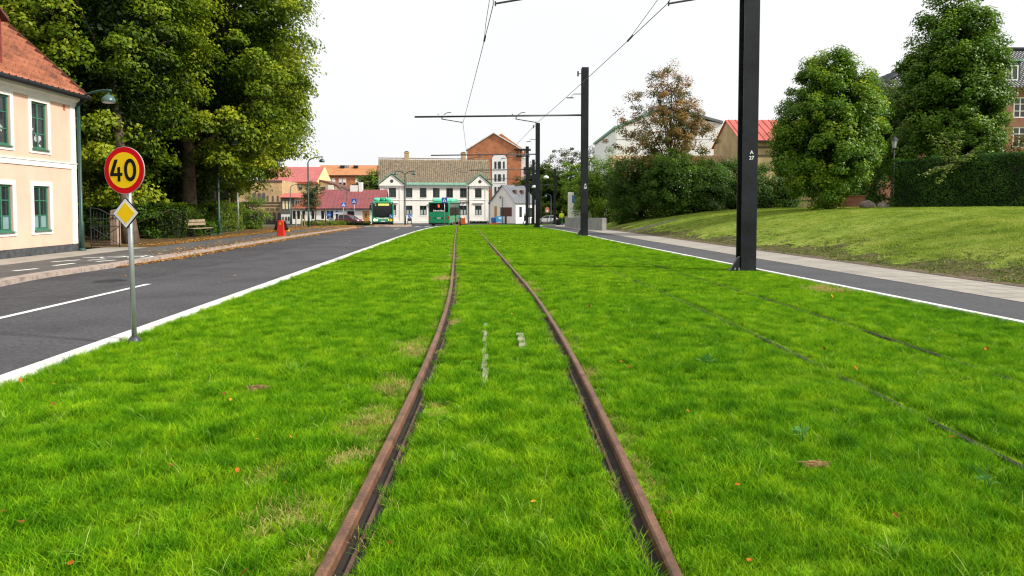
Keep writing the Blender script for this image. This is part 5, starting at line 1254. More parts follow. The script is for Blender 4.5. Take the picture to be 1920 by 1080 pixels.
c_, s_ = v[1]/math.hypot(v[1], v[2]), v[2]/math.hypot(v[1], v[2])
sk = MB(); o_ = Vector((6.4,-.35,E-.1)); U = Vector((1,0,0)); Vv = Vector((0,c_,s_)); Nn = U.cross(Vv)
P = lambda u, q, n: tuple(o_+U*u+Vv*q+Nn*n)
sk.add([P(0,1.5,.03),P(1.15,1.5,.03),P(1.15,2.2,.03),P(0,2.2,.03),P(0,1.5,.12),P(1.15,1.5,.12),P(1.15,2.2,.12),P(0,2.2,.12)], [(4,5,6,7),(0,1,5,4),(1,2,6,5),(2,3,7,6),(3,0,4,7)]); sk.build('skylight', M['lamp_glass'], t)
for y, z, w, h in ((2.6, 3.4, 1.0, 1.7), (.9, 2.0, .55, .6)):
    f = MB().box(-.06,y,z,-.002,y+w,z+h).build('window', M['trim_white'], t); MB().box(-.075,y+.1,z+.1,-.062,y+w-.1,z+h-.1).build('pane', M['glass_grey'], f)
# low house with pale pantiles behind the bushes
t = thing('pantiled_house', 'low house with pale pantile roof peeping over the bushes', 'house', (9.6, 63, .6)); W = 10.0; E = 4.2; AP = 5.95
MB().box(0,0,-1,W,6,E).build('wall', M['brick_beige'], t); v = (0, 3.3, AP-E+.15); lay_roof('roof', 'tile_pale', t, (-.3,-.3,E-.1), (1,0,0), v, W+.6, math.hypot(v[1], v[2]), tw=.3, rh=.36, amp=.05, step=.05, seg=5, seed=8)
MB().prismx([(0,E), (6,E), (3,AP-.1)], .0, W).build('gable', M['brick_beige'], t)
# white hall with green trim
Y0 = 80; t = thing('white_hall', 'big white clad hall with green roof edge behind the rusty tree', 'building', (gx(1153, Y0, 6), Y0, -.5)); zz = lambda py: at(0, py, Y0).z+.5; wx = lambda px: (px-1153)/F*Y0
mb = MB(); AX = wx(1245); mb.prism([(0,0), (wx(1352),0), (wx(1352),zz(232)), (wx(1300),zz(222)), (AX,zz(203)), (0,zz(242))], 0, 20); mb.build('wall', M['white_clad'], t)
pts = [(-.2,zz(243)), (AX,zz(203)+.05), (AX,zz(203)+.3), (-.2,zz(243)+.3)]; MB().prism(pts, -.25, 20).build('roof_edge', M['verdigris'], t)
pts = [(AX,zz(203)+.05), (wx(1353),zz(232)), (wx(1353),zz(232)+.3), (AX,zz(203)+.3)]; MB().prism(pts, -.25, 20).build('roof_edge', M['metal_grey'], t)
mb = MB(); [mb.box(wx(1153)+.1+k*1.9,-.02,0,wx(1153)+.14+k*1.9,-.003,zz(246)) for k in range(1)]; mb.box(0,-.02,zz(262),wx(1352),-.003,zz(262)+.05); mb.build('cladding_joint', M['concrete'], t)
MB().box(wx(1300),-.3,zz(226),wx(1314),.2,zz(221)).build('roof_vent', M['verdigris'], t)
# red brick building with black tiles on the right
Y0 = 58; t = thing('red_brick_building', 'red brick building with black tile roof, white windows and dormer at the right edge', 'building', (gx(1637, Y0, 8), Y0, 1.0)); zz = lambda py: at(0, py, Y0).z-1.0; wx = lambda px: (px-1637)/F*Y0
W = 32; dep = 14; E = zz(164); AP = E+4.6; HR = 10.6
ops = [(wx(px)-.55, zz(py), 1.15, 1.75) for px in (1910, 1955, 1868, 1830) for py in (221, 277)]
mb = MB(); facade(mb, W, -1, E, ops, 0, 0, .12); mb.quad((0,dep,-1), (0,0,-1), (0,0,E), (0,dep,E)); mb.quad((W,0,-1), (W,dep,-1), (W,dep,E), (W,0,E)); mb.build('wall', M['brick_red'], t)
for o in ops: window(t, *o, .05, 'trim_white', 'glass', 2, 3, .1, .05)
MB().box(-.3,-.4,E-.2,W+.3,-.01,E-.02).build('eaves', M['board_brown'], t)
v = (0, dep/2+.4, AP-E+.2); sl = math.hypot(v[1], v[2])
lay_roof('roof', 'tile_black', t, (-.4,-.4,E-.15), (1,0,0), v, W+.8, sl, clip=lambda u, q: u > q*HR/sl, tw=.3, rh=.38, amp=.05, step=.05, seg=4, seed=9)
lay_roof('roof', 'tile_black', t, (-.4,dep+.4,E-.15), (0,-1,0), (HR,0,AP-E+.2), dep+.8, math.hypot(HR, AP-E+.2), clip=lambda u, q: (u > q*.65) & (u < dep+.8-q*.65), tw=.3, rh=.38, amp=.05, step=.05, seg=4, seed=10)
P0 = Vector((-.4,-.4,E-.1)); P1 = P0+Vector(v).normalized()*sl+Vector((HR,0,.05)); MB().tube([tuple(P0), tuple(P1)], .26, 8).build('hip_ridge', M['tile_black'], t, True)
MB().tube([tuple(P1), (W+.4, P1.y, P1.z)], .22, 8).build('ridge', M['tile_black'], t, True)
MB().prismx([(-.35,E-.16), (dep/2,AP-.12), (dep+.35,E-.16)], HR, W).build('roof_base', M['tile_black'], t)
def stack(x, y, z0, z1, w, d):
    c = MB().box(x-w/2,y-d/2,z0,x+w/2,y+d/2,z1).build('chimney', M['brick_red'], t); MB().box(x-w/2-.08,y-d/2-.08,z1+.002,x+w/2+.08,y+d/2+.08,z1+.2).build('chimney_cap', M['verdigris'], c)
stack(wx(1888)+1.2, 6.2, AP-1.6, AP+1.3, 1.1, 1.9); stack(.9, 3.0, E-.5, E+1.3, 1.0, 1.0)
dm = MB(); dx, dw = wx(1906), 1.5; dz0, dz1 = E+.75, E+2.35; dm.box(dx-dw/2,.9,dz0-.4,dx+dw/2,4.0,dz1); dm = dm.build('dormer', M['dark_green'], t)
window(dm, dx-.55, dz0, 1.1, 1.3, .84, 'trim_white', 'glass_grey', 2, 1, .1, .06); MB().box(dx-dw/2-.15,.7,dz1+.002,dx+dw/2+.15,4.4,dz1+.14).build('dormer_roof', M['verdigris'], dm)
# low red brick wall behind the boulders
t = thing('brick_garden_wall', 'low red brick wall glimpsed behind the boulders', 'wall', (19.5, 41, 1.5)); MB().box(0,0,-.5,1.7,.3,.7).build('wall', M['brick_red'], t); MB().box(-.05,-.05,.702,1.75,.35,.78).build('coping', M['brick_red'], t)
c = at(1026, 392, 118); t = thing('red_sign', 'small red and white hoarding among the dark trees', 'sign', (c.x, 118, g(118)))
MB().prism([(-.38,1.9),(.38,1.9),(.38,2.6),(.12,2.9),(-.12,2.9),(-.38,2.6)], -.1, 0).build('board', M['brick_orange'], t); MB().prism([(-.16,2.0),(.16,2.0),(.16,2.4),(-.16,2.4)], -.13, -.102).build('white_panel', M['sign_white'], t); MB().box(-.06,-.05,0,.06,.05,1.9).build('post', M['steel_dark'], t)
# ------------------------------------------------------------------ buses (front towards -y)
def loft(mb, secs, cap=True):
    """secs: list of (y, [(x,z)...]) rings of equal length"""
    n = len(secs[0][1]); vs = [(x, y, z) for y, ring in secs for x, z in ring]; fs = []
    for i in range(len(secs)-1):
        for k in range(n): fs.append((i*n+k, (i+1)*n+k, (i+1)*n+(k+1) % n, i*n+(k+1) % n))
    if cap: fs.append(tuple(range(n))); m = (len(secs)-1)*n; fs.append(tuple(range(m+n-1, m-1, -1)))
    return mb.add(vs, fs)
def rrect(w, z0, z1, r, n=4):
    p = []
    for cx, cz, a0 in ((w-r,z1-r,0), (-w+r,z1-r,PI/2), (-w+r,z0+r,PI), (w-r,z0+r,1.5*PI)):
        p += [(cx+r*math.cos(a0+PI/2*k/n), cz+r*math.sin(a0+PI/2*k/n)) for k in range(n+1)]
    return p[::-1]
def wheel(parent, x, y, r, w, s):
    t = MB().tube([(x-s*w,y,r), (x,y,r)], r, 20).build('wheel', M['rubber'], parent)
    MB().tube([(x,y,r), (x+s*.012,y,r)], r*.62, 16).build('rim', M['chrome'], t); return t
def bus(loc, rz, label, L=11.8, route='2'):
    t = thing('city_bus', label, 'bus', loc, rz, 'green city buses')
    w = 1.275; B = MB()
    loft(B, [(0.12, rrect(w-.16,.42,2.86,.16)), (.0, rrect(w-.1,.36,2.6,.16)), (.05, rrect(w-.03,.33,2.85,.14)), (.3, rrect(w,.32,2.93,.12)), (L-.2, rrect(w,.32,2.93,.12)), (L-.03, rrect(w-.05,.34,2.86,.14)), (L, rrect(w-.12,.4,2.75,.14))][1:])
    B.build('body', M['bus_green'], t, False)
    MB().box(-w+.14,.3,.2,w-.14,L-.3,.319).build('chassis', M['plastic_black'], t)
    # gas tank pods on the roof
    for k, (x0, x1) in enumerate(((-1.05,-.3), (-.33,.36), (.33,1.05))):
        P = MB(); h = .46 if k != 1 else .5
        loft(P, [(.75, [(x+(x0+x1)/2, z+2.93) for x, z in rrect((x1-x0)/2*.7,.0,h*.6,.1)]), (1.1, [(x+(x0+x1)/2, z+2.93) for x, z in rrect((x1-x0)/2,.0,h,.15)]), (5.2, [(x+(x0+x1)/2, z+2.93) for x, z in rrect((x1-x0)/2,.0,h,.15)]), (5.7, [(x+(x0+x1)/2, z+2.93) for x, z in rrect((x1-x0)/2*.7,.0,h*.5,.1)])])
        P.build('roof_pod', M['bus_mint'] if k != 1 else M['bus_green'], t, True)
    P = MB(); loft(P, [(L-3.6, [(x, z+2.93) for x, z in rrect(.85,.0,.3,.12)]), (L-3.0, [(x, z+2.93) for x, z in rrect(.95,.0,.42,.15)]), (L-1.2, [(x, z+2.93) for x, z in rrect(.95,.0,.4,.15)]), (L-.5, [(x, z+2.93) for x, z in rrect(.7,.0,.14,.07)])]); P.build('roof_pod', M['bus_mint'], t, True)
    # front
    f = MB(); f.prism([(-1.14,1.12), (-.3,1.0), (.3,1.0), (1.14,1.12), (1.16,2.78), (-1.16,2.78)], -.02, .04); ws = f.build('windscreen', M['bus_glass'], t, bevel=.01)
    MB().box(-.55,-.03,2.42,.75,-.022,2.68).build('display', M['display'], ws); text(route, .34, M['display'], ws, Matrix.Translation((-.85,-.026,2.53)) @ FRONT)
    d = MB().box(-1.0,-.028,2.36,1.0,-.021,2.4).build('display_frame', M['plastic_black'], ws)
    mb = MB(); mb.tube([(-.1,-.05,1.08), (-.75,-.05,1.5)], .014, 4); mb.tube([(.1,-.05,1.08), (.7,-.05,1.5)], .014, 4); mb.build('wiper', M['rubber'], ws)
    for s in (-1, 1):
        mb = MB(); mb.disc(s*.96, .72, .13, -.035, .05, 16); mb.disc(s*.72, .7, .1, -.03, .05, 16); mb.build('headlight', M['lamp_lit'], t)
        a = MB().tube([(s*1.15,-.02,2.75), (s*1.45,-.22,2.7), (s*1.45,-.24,2.5)], .03, 6).build('mirror_arm', M['plastic_black'], t); MB().box(s*1.45-.11,-.32,2.05,s*1.45+.11,-.2,2.5).build('mirror', M['plastic_black'], a, bevel=.02)
        MB().box(s*1.02-.05,-.045,2.66,s*1.02+.05,-.022,2.72).build('marker_light', M['lamp_glass'], t)
    MB().prism([(-1.1,.34),(1.1,.34),(1.12,.48),(-1.12,.48)], -.04, .06).build('bumper', M['plastic_black'], t, bevel=.01)
    MB().box(-.26,-.05,.5,.26,-.042,.61).build('number_plate', M['sign_white'], t)
    text('Skånetrafiken', .27, M['sign_white'], t, Matrix.Translation((0,-.012,.9)) @ FRONT, bold=.012)
    # sides
    for s in (-1, 1):
        x = s*(w+.004); a, b = (x-.01, x) if s > 0 else (x, x+.01)
        ends = [(.35,1.5), (1.62,3.2), (3.3,4.9), (5.0,6.5), (6.6,8.1), (8.2,9.6), (9.7,L-.35)]
        for k, (y0, y1) in enumerate(ends):
            low = .45 if (s < 0 and k in (0, 3)) else 1.25
            wn = MB().box(a,y0,low,b,y1,2.62).build('door' if low < 1 else 'side_window', M['bus_glass'], t)
            if low < 1:
                mb = MB(); xx = s*(w+.012); mb.box(min(xx,xx-s*.01),(y0+y1)/2-.03,low,max(xx,xx-s*.01),(y0+y1)/2+.03,2.6); mb.build('door_seal', M['rubber'], wn)
        MB().box(*( (x-.01) if s > 0 else x, .3, 2.66, x if s > 0 else x+.01, L-.3, 2.84)).build('roof_band', M['plastic_black'], t)
        for y in (2.75, 8.7): wheel(t, s*w, y, .48, .3, s)
    # rear
    rw = MB().prism([(-1.12,1.72), (1.12,1.72), (1.1,2.78), (-1.1,2.78)][::-1], L-.04, L+.015).build('rear_window', M['bus_glass'], t)
    back = Matrix.Translation((0, L+.02, 0)) @ Matrix.Rotation(PI, 4, 'Z')
    text(route, .4, M['display_red'], rw, back @ Matrix.Translation((0,0,2.42)) @ FRONT, bold=.03)
    text('Skånetrafiken', .25, M['sign_white'], rw, back @ Matrix.Translation((0,0,1.86)) @ FRONT, bold=.012)
    for s in (-1, 1): MB().prism([(s*1.0,.86), (s*1.2,.84), (s*1.23,1.22), (s*1.06,1.2)][::s], L-.1, L+.02).build('tail_light', M['lamp_red'], t)
    MB().box(-.55,L-.05,.93,.55,L+.012,1.05).build('plate_recess', M['plastic_black'], t); MB().box(-.26,L+.014,.94,.26,L+.02,1.04).build('number_plate', M['sign_white'], t)
    MB().box(-1.15,L-.1,.26,1.15,L+.03,.42).build('rear_bumper', M['plastic_black'], t, bevel=.01)
    return t
bus((gx(718, 82), 82, g(82)-.07), R(11.5), 'green city bus coming towards the camera with lit headlamps', route='2')
bus((gx(826, 81.5)+.25, 81.5+11.8, g(84)-.07), PI+R(-2.2), 'green city bus seen from behind driving away', route='2')

# ------------------------------------------------------------------ cars
def car(loc, rz, label, paint):
    t = thing('parked_car', label, 'car', loc, rz)
    prof = [(-2.0,.32), (2.0,.3), (2.02,.62), (1.85,.78), (1.0,.93), (-1.75,1.0), (-2.02,.8)]     # x along car, front +x
    mb = MB(); mb.prism([(x, z) for x, z in prof], -.86, .86); mb.build('body', M[paint], t, bevel=.07)
    P0 = [(-1.85,.96), (1.05,.92), (.25,1.42), (-.6,1.5), (-1.5,1.4)]
    v = [(x,-.8+(.12 if z > 1.2 else 0),z) for x, z in P0]+[(x,.8-(.12 if z > 1.2 else 0),z) for x, z in P0]
    n = 5; MB().add(v, [tuple(range(n)), tuple(range(2*n-1, n-1, -1))]+[(i, i+n, (i+1) % n+n, (i+1) % n) for i in range(n)]).build('windows', M['bus_glass'], t)
    MB().add([(-1.55,-.7,1.42),(-.6,-.7,1.515),(.28,-.7,1.435),(.28,.7,1.435),(-.6,.7,1.515),(-1.55,.7,1.42),(-1.55,-.7,1.38),(-.6,-.7,1.47),(.28,-.7,1.39),(.28,.7,1.39),(-.6,.7,1.47),(-1.55,.7,1.38)], [(0,1,4,5),(1,2,3,4),(6,7,1,0),(7,8,2,1),(9,10,4,3),(10,11,5,4),(8,9,3,2),(11,6,0,5)]).build('roof', M[paint], t)
    mb = MB()
    for s in (-1, 1):
        for x0, x1 in ((.28,1.05), (-.55,-.5), (-1.5,-1.85)): mb.tube([(x0,s*.69,1.42 if x0 > -1 else 1.4), (x1,s*.81,.95)], .035, 4)
    mb.build('pillar', M[paint], t)
    for s in (-1, 1):
        for x in (-1.25, 1.3):
            q = MB().tube([(x,s*.66,.31), (x,s*.87,.31)], .31, 18).build('wheel', M['rubber'], t); MB().tube([(x,s*.871,.31), (x,s*.885,.31)], .2, 12).build('rim', M['chrome'], q)
        MB().prism([(1.8,.6),(2.03,.58),(2.0,.72),(1.75,.8)], s*.62-.15, s*.62+.15).build('headlight', M['lamp_glass'], t)
        MB().box(-2.04,s*.7-.12,.7,-1.98,s*.7+.12,.9).build('tail_light', M['lamp_red'], t)
        MB().box(.75,s*.86-.02 if s > 0 else s*.86-.14,.9,.9,s*.86+.14 if s > 0 else s*.86+.02,1.03).build('mirror', M[paint], t)
    return t
car((gx(655, 103), 103, g(103)-.07), R(-22), 'maroon hatchback parked in front of the low white house', 'car_maroon')
car((gx(1026, 128), 128, g(128)+.0), R(172), 'white car parked in front of the dark trees', 'car_white')

# ------------------------------------------------------------------ people
def skin_obj(name, joints, edges, mat, parent, root=0, lev=1):
    me = bpy.data.meshes.new(name); bm = bmesh.new(); lay = bm.verts.layers.skin.verify(); bv = []
    for j in joints:
        v = bm.verts.new(j[0]); v[lay].radius = j[1] if isinstance(j[1], tuple) else (j[1], j[1]); bv.append(v)
    bv[root][lay].use_root = True
    for a, b in edges: bm.edges.new((bv[a], bv[b]))
    bm.to_mesh(me); bm.free()
    o = bpy.data.objects.new(name, me); COL.objects.link(o); me.materials.append(mat); o.parent = parent
    sk = o.modifiers.new('skin', 'SKIN'); sk.use_smooth_shade = True
    ss = o.modifiers.new('sub', 'SUBSURF'); ss.levels = ss.render_levels = lev; return o
def person(loc, rz, label, jacket, trousers, hair, stride=.16, arm=.15, helmet=None):
    t = thing('person', label, 'person', loc, rz)          # faces -y
    s = stride; a = arm
    J = [((0,0,.96), (.15,.1)), ((0,0,1.16), (.13,.09)), ((0,.0,1.36), (.16,.1)), ((0,0,1.47), (.06,.06)), ((0,-.01,1.54), (.055,.06)), ((0,-.02,1.63), (.078,.1)), ((0,-.01,1.72), (.06,.075))]
    E = [(0,1), (1,2), (2,3), (3,4), (4,5), (5,6)]
    def chain(start, pts):
        k = start
        for p, r in pts: J.append((p, r)); E.append((k, len(J)-1)); k = len(J)-1
        return k
    for q in (-1, 1):
        y = -s*q; chain(0, [((q*.1,0,.88), .085), ((q*.1,y*.5-.05,.5), .062), ((q*.1,y+(.1 if q < 0 else -.02),.1), .042), ((q*.11,y+(.03 if q < 0 else -.12),.035), .04), ((q*.11,y-(.06 if q < 0 else .2),.03), .03)])
        wr = (q*.27,-a*(-q)-.14,.92); h = chain(2, [((q*.19,0,1.4), .06), ((q*.25,a*q*.4,1.14), .045), (wr, .032), ((wr[0],wr[1]-.02,wr[2]-.08), (.035,.02))])
        for f in range(4):
            b = J[h][0]; J.append(((b[0],b[1]-.03+f*.02,b[2]-.055+.006*abs(f-1.5)), .009)); E.append((h, len(J)-1)); k = len(J)-1
            J.append(((b[0]-q*.014,b[1]-.03+f*.02,b[2]-.095+.008*abs(f-1.3)), .008)); E.append((k, len(J)-1))
        b = J[h][0]; J.append(((b[0]-q*.01,b[1]-.05,b[2]-.0), .01)); E.append((h, len(J)-1)); J.append(((b[0]-q*.02,b[1]-.06,b[2]-.04), .009)); E.append((len(J)-2, len(J)-1))
    skin_obj('body', J, E, M['skin'], t)
    Jk = [((0,0,.84), (.2,.15)), ((0,0,1.1), (.185,.14)), ((0,0,1.36), (.2,.135)), ((0,0,1.47), (.09,.09))]; Ek = [(0,1), (1,2), (2,3)]
    for q in (-1, 1):
        n = len(Jk); Jk += [((q*.2,0,1.4), .085), ((q*.26,a*q*.4,1.14), .07), ((q*.275,-a*(-q)-.13,.94), .055)]; Ek += [(2,n), (n,n+1), (n+1,n+2)]
    skin_obj('jacket', Jk, Ek, M[jacket], t)
    Jt = [((0,0,.95), (.165,.12))]; Et = []
    for q in (-1, 1):
        y = -s*q; n = len(Jt); Jt += [((q*.1,0,.86), .115), ((q*.1,y*.5-.05,.5), .088), ((q*.1,y+(.1 if q < 0 else -.02),.12), .078)]; Et += [(0,n), (n,n+1), (n+1,n+2)]
    skin_obj('trousers', Jt, Et, M[trousers], t)
    for q in (-1, 1):
        y = -s*q+(.03 if q < 0 else -.12); MB().prismx([(y-.16,.0),(y+.1,.0),(y+.1,.1),(y,.12),(y-.14,.06)], q*.11-.05, q*.11+.05).build('shoe', M['cloth_black'], t, bevel=.02)
    mb = MB(); mb.lathe([(.085,-.06),(.1,.02),(.09,.08),(.05,.115),(.001,.125)], 14, (0,.012,1.655)); mb.build('helmet' if helmet else 'hair', M[hair], t, True)
    mb = MB(); [mb.lathe([(.001,-.012),(.012,0),(.001,.012)], 8, (q*.032,-.1,1.645)) for q in (-1, 1)]; mb.build('eye', M['sign_black'], t)
    MB().add([(-.014,-.1,1.6),(.014,-.1,1.6),(0,-.13,1.6),(0,-.105,1.645)], [(0,2,1),(0,3,2),(1,2,3)]).build('nose', M['skin'], t); MB().box(-.025,-.104,1.568,.025,-.096,1.576).build('mouth', M['lamp_red'], t)
    for q in (-1, 1): MB().lathe([(.001,-.03),(.014,0),(.001,.03)], 8, (q*.083,.0,1.625)).build('ear', M['skin'], t)
    return t
p = (gx(1053, 86), 86); w1 = person((p[0], p[1], g(86)-.01), R(170), 'person in a fluorescent yellow jacket walking on the path', 'hivis', 'hivis_green', 'hair', .12, .12)
for z in (1.0, 1.2): pass
mb = MB(); mb.lathe([(.2,.9),(.2,.95)], 14); 
car_ = thing('hand_cart', 'dark hand cart beside the person in the yellow jacket', 'hand cart', (p[0]-.45, p[1]-.1, g(86)-.01), R(10))
MB().prism([(-.25,.25),(.25,.25),(.32,.75),(-.3,.75)], -.3, .3).build('tub', M['plastic_black'], car_, bevel=.03)
for s in (-1, 1): MB().tube([(.0,s*.32,.2), (.0,s*.38,.2)], .2, 14).build('wheel', M['rubber'], car_)
MB().tube([(-.25,.28,.7), (-.1,.55,1.0), (.2,.55,1.0), (.25,.28,.7)], .02, 6).build('handle', M['steel_dark'], car_)
person((gx(984, 112), 112, g(112)-.05), R(70), 'person in black clothes walking behind the fourth tram pole', 'cloth_black', 'cloth_navy', 'hair_dark', .2, .15)

# ------------------------------------------------------------------ vegetation
RV = np.random.default_rng(77)
def leaves(name, C, D, mat, parent, size, rnd, aspect=.62, fold=.18):
    """one small pointed leaf face per centre C with facing direction D"""
    n = len(C); D = D/np.maximum(1e-6, np.linalg.norm(D, axis=1))[:,None]
    r = RV.normal(size=(n, 3)); u = r-D*(r*D).sum(1)[:,None]; u /= np.maximum(1e-6, np.linalg.norm(u, axis=1))[:,None]; v = np.cross(D, u)
    s = (size*RV.uniform(.65, 1.35, n))[:,None]
    V = np.stack([C-u*s*.5, C+v*s*.5*aspect+D*s*fold, C+u*s*.5, C-v*s*.5*aspect+D*s*fold], 1).reshape(-1, 3)
    F_ = np.arange(4*n).reshape(-1, 4)
    return np_mesh(name, V, F_, mat, parent, {'rnd': np.repeat(np.clip(rnd, 0, 1), 4)})
def sph(n):
    v = RV.normal(size=(n, 3)); return v/np.linalg.norm(v, axis=1)[:,None]
def lumps(d, seed, k=7, amp=.22):
    r = np.random.default_rng(seed); dirs = r.normal(size=(k, 3)); dirs /= np.linalg.norm(dirs, axis=1)[:,None]
    w = r.uniform(-1, 1, k); return 1+amp*sum(w[i]*np.exp(-4*(1-d @ dirs[i])) for i in range(k))*1.3
def crown(parent, c, rad, n_clump, per, cr, size, mat, seed, flat=.55, inner=.5, shape=None, droop=.15, fill=.25, amp=.25, cut=None, name='crown', lum=.25):
    """leaf clumps scattered through an uneven ellipsoid; returns clump centres for limbs"""
    d = sph(n_clump); q = inner+(1-inner)*RV.uniform(size=n_clump)**.55
    L_ = lumps(d, seed, amp=amp); S_ = np.ones(n_clump)
    cc = d*q[:,None]*L_[:,None]*np.array(rad)
    if shape is not None: k = shape(cc[:,2]/rad[2]); cc[:,0] *= k; cc[:,1] *= k
    if cut is not None: m = cut(cc+np.array(c)); cc = cc[m]; d = d[m]; q = q[m]
    nc = len(cc); rs = cr*RV.uniform(.6, 1.35, nc)
    idx = np.repeat(np.arange(nc), per); n = len(idx)
    o = RV.normal(size=(n, 3)); o /= np.linalg.norm(o, axis=1)[:,None]; o *= (RV.uniform(size=n)**.45)[:,None]
    o[:,2] *= flat
    off = o*rs[idx][:,None]
    hr = np.sqrt(o[:,0]**2+o[:,1]**2); off[:,2] -= droop*rs[idx]*hr**2            # sprays droop at the rim
    C = cc[idx]+off
    D = o*np.array([1, 1, .6])+d[idx]*.5+np.array([0, 0, .75])+RV.normal(size=(n, 3))*.45
    cl = RV.uniform(0, 1, nc)
    rnd = .12+lum*cl[idx]+.3*RV.uniform(size=n)+.25*(o[:,2]/flat*.5+.5)+.18*(q[idx]-inner)/(1-inner+1e-6)  # clump tops and outer clumps toned lighter, painted leaf highlights
    if fill:
        m = int(n*fill); d2 = sph(m); C2 = d2*(RV.uniform(.1, .78, m)**.8)[:,None]*np.array(rad)*.9  # inner leaves coloured dark to paint shade into the crown's middle
        if shape is not None: k = shape(C2[:,2]/rad[2]); C2[:,0] *= k; C2[:,1] *= k
        if cut is not None: C2 = C2[cut(C2+np.array(c))]; m = len(C2)
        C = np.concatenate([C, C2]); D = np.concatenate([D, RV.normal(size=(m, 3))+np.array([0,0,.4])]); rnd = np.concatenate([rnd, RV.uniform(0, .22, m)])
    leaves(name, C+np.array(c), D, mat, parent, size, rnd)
    return cc+np.array(c)
def trunk(parent, h, r0, r1, mat, seed, targets=(), lean=(0, 0), nlimb=9, base=1.35, start=.45, n=12):
    r = random.Random(seed); pts = []; rs = []
    for k in range(9):
        f = k/8; pts.append(Vector((lean[0]*f+r.uniform(-.05, .05)*h*.06*f, lean[1]*f+r.uniform(-.05, .05)*h*.06*f, h*f-.15))); rs.append((r0+(r1-r0)*f)*(base if k == 0 else 1.1 if k == 1 else 1)*r.uniform(.95, 1.05))
    MB().tube(pts, rs, n).build('trunk', M[mat], parent, True)
    tg = list(targets); r.shuffle(tg); mb = MB()
    for q in tg[:nlimb]:
        q = Vector(q); f = r.uniform(start, .95); k = f*8; i = min(7, int(k)); a = pts[i].lerp(pts[i+1], k-i); rr = (r0+(r1-r0)*f)*.55
        m = a.lerp(q, .5)+Vector((0, 0, (q-a).length*.1)); m2 = a.lerp(q, .25)+Vector((0,0,(q-a).length*.05))
        mb.tube([a, m2, m, q], [rr, rr*.75, rr*.5, .02], 7)
    if mb.v: mb.build('limb', M[mat], parent, True)
def tree(name, label, cat, x, y, z0, th, tr, cz, rad, ncl, per, cr, size, lm, seed, bark='bark', group=None, lean=(0,0), nlimb=14, start=.45, tr1=.35, **kw):
    t = thing(name, label, cat, (x, y, z0), 0, group)
    cc = crown(t, (lean[0], lean[1], cz), rad, ncl, per, cr, size, lm, seed, **kw)
    trunk(t, th, tr, tr*tr1, bark, seed, cc, lean, nlimb, start=start); return t
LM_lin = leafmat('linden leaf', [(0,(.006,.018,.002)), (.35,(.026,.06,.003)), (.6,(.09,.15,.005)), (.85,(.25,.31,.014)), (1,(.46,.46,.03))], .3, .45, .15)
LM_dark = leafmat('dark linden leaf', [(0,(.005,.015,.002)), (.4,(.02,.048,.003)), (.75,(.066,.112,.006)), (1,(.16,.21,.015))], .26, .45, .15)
LM_oak = leafmat('oak leaf', [(0,(.008,.028,.003)), (.4,(.035,.092,.005)), (.75,(.098,.2,.01)), (1,(.25,.37,.028))], .3, .42, .25)
LM_oak2 = leafmat('yellowing oak leaf', [(0,(.009,.03,.003)), (.45,(.046,.12,.005)), (.75,(.125,.24,.01)), (.92,(.28,.37,.013)), (1,(.5,.53,.02))], .3, .42, .25)
LM_will = leafmat('pale willow leaf', [(0,(.03,.06,.015)), (.5,(.09,.16,.04)), (1,(.2,.28,.09))], .35)
LM_rust = leafmat('rusty autumn leaf', [(0,(.02,.04,.006)), (.42,(.055,.095,.013)), (.62,(.12,.115,.02)), (.84,(.25,.14,.035)), (1,(.42,.23,.08))], .3, .5, .25)
LM_shrub = leafmat('shrub leaf', [(0,(.01,.032,.003)), (.35,(.045,.11,.006)), (.7,(.13,.24,.012)), (1,(.32,.43,.025))], .32, .42, .25)
LM_shrubd = leafmat('dark shrub leaf', [(0,(.007,.022,.003)), (.4,(.025,.07,.005)), (.8,(.075,.16,.011)), (1,(.17,.28,.025))], .3, .42, .25)
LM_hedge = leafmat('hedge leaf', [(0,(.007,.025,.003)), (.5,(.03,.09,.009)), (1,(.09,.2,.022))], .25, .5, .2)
LM_hedge2 = leafmat('sunny hedge leaf', [(0,(.02,.05,.004)), (.4,(.075,.13,.008)), (.75,(.2,.28,.018)), (1,(.38,.4,.03))], .3, .45, .2)  # brighter leaf tone, sunlight painted into the hedge colour
LM_grey = leafmat('grey green leaf', [(0,(.02,.03,.012)), (.5,(.06,.08,.03)), (1,(.13,.14,.06))], .3)
LM_fresh = leafmat('fresh light leaf', [(0,(.08,.15,.02)), (1,(.28,.36,.06))], .4)

# --- lindens on the left
wide = lambda u: 1.0-.18*np.clip(u, 0, 1)**2-.3*np.clip(-u-.35, 0, 1)
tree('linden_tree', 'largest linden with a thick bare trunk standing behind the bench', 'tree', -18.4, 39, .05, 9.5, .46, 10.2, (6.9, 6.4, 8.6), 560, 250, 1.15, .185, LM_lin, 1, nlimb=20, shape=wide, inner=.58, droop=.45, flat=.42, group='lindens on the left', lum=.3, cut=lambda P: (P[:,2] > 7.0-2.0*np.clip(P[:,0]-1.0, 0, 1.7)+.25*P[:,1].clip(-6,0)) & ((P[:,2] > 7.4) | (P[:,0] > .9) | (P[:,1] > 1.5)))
tree('linden_tree', 'leaning linden beside the stone post behind the corner of the house', 'tree', gx(246, 29), 29, .05, 8.5, .3, 8.7, (5.2, 4.6, 7.0), 340, 230, .95, .17, LM_lin, 2, nlimb=8, start=.8, inner=.4, droop=.45, flat=.42, group='lindens on the left', lean=(-1.6, 1.5), cut=lambda P: P[:,0] < 1.5-.25*np.clip(8-P[:,2], 0, 8))
tree('linden_tree', 'linden rising behind the roof of the peach house', 'tree', -25.5, 35, .05, 11, .4, 11.5, (6.2, 5.8, 8.6), 300, 220, 1.2, .2, LM_dark, 3, inner=.4, droop=.4, flat=.42, group='lindens on the left')
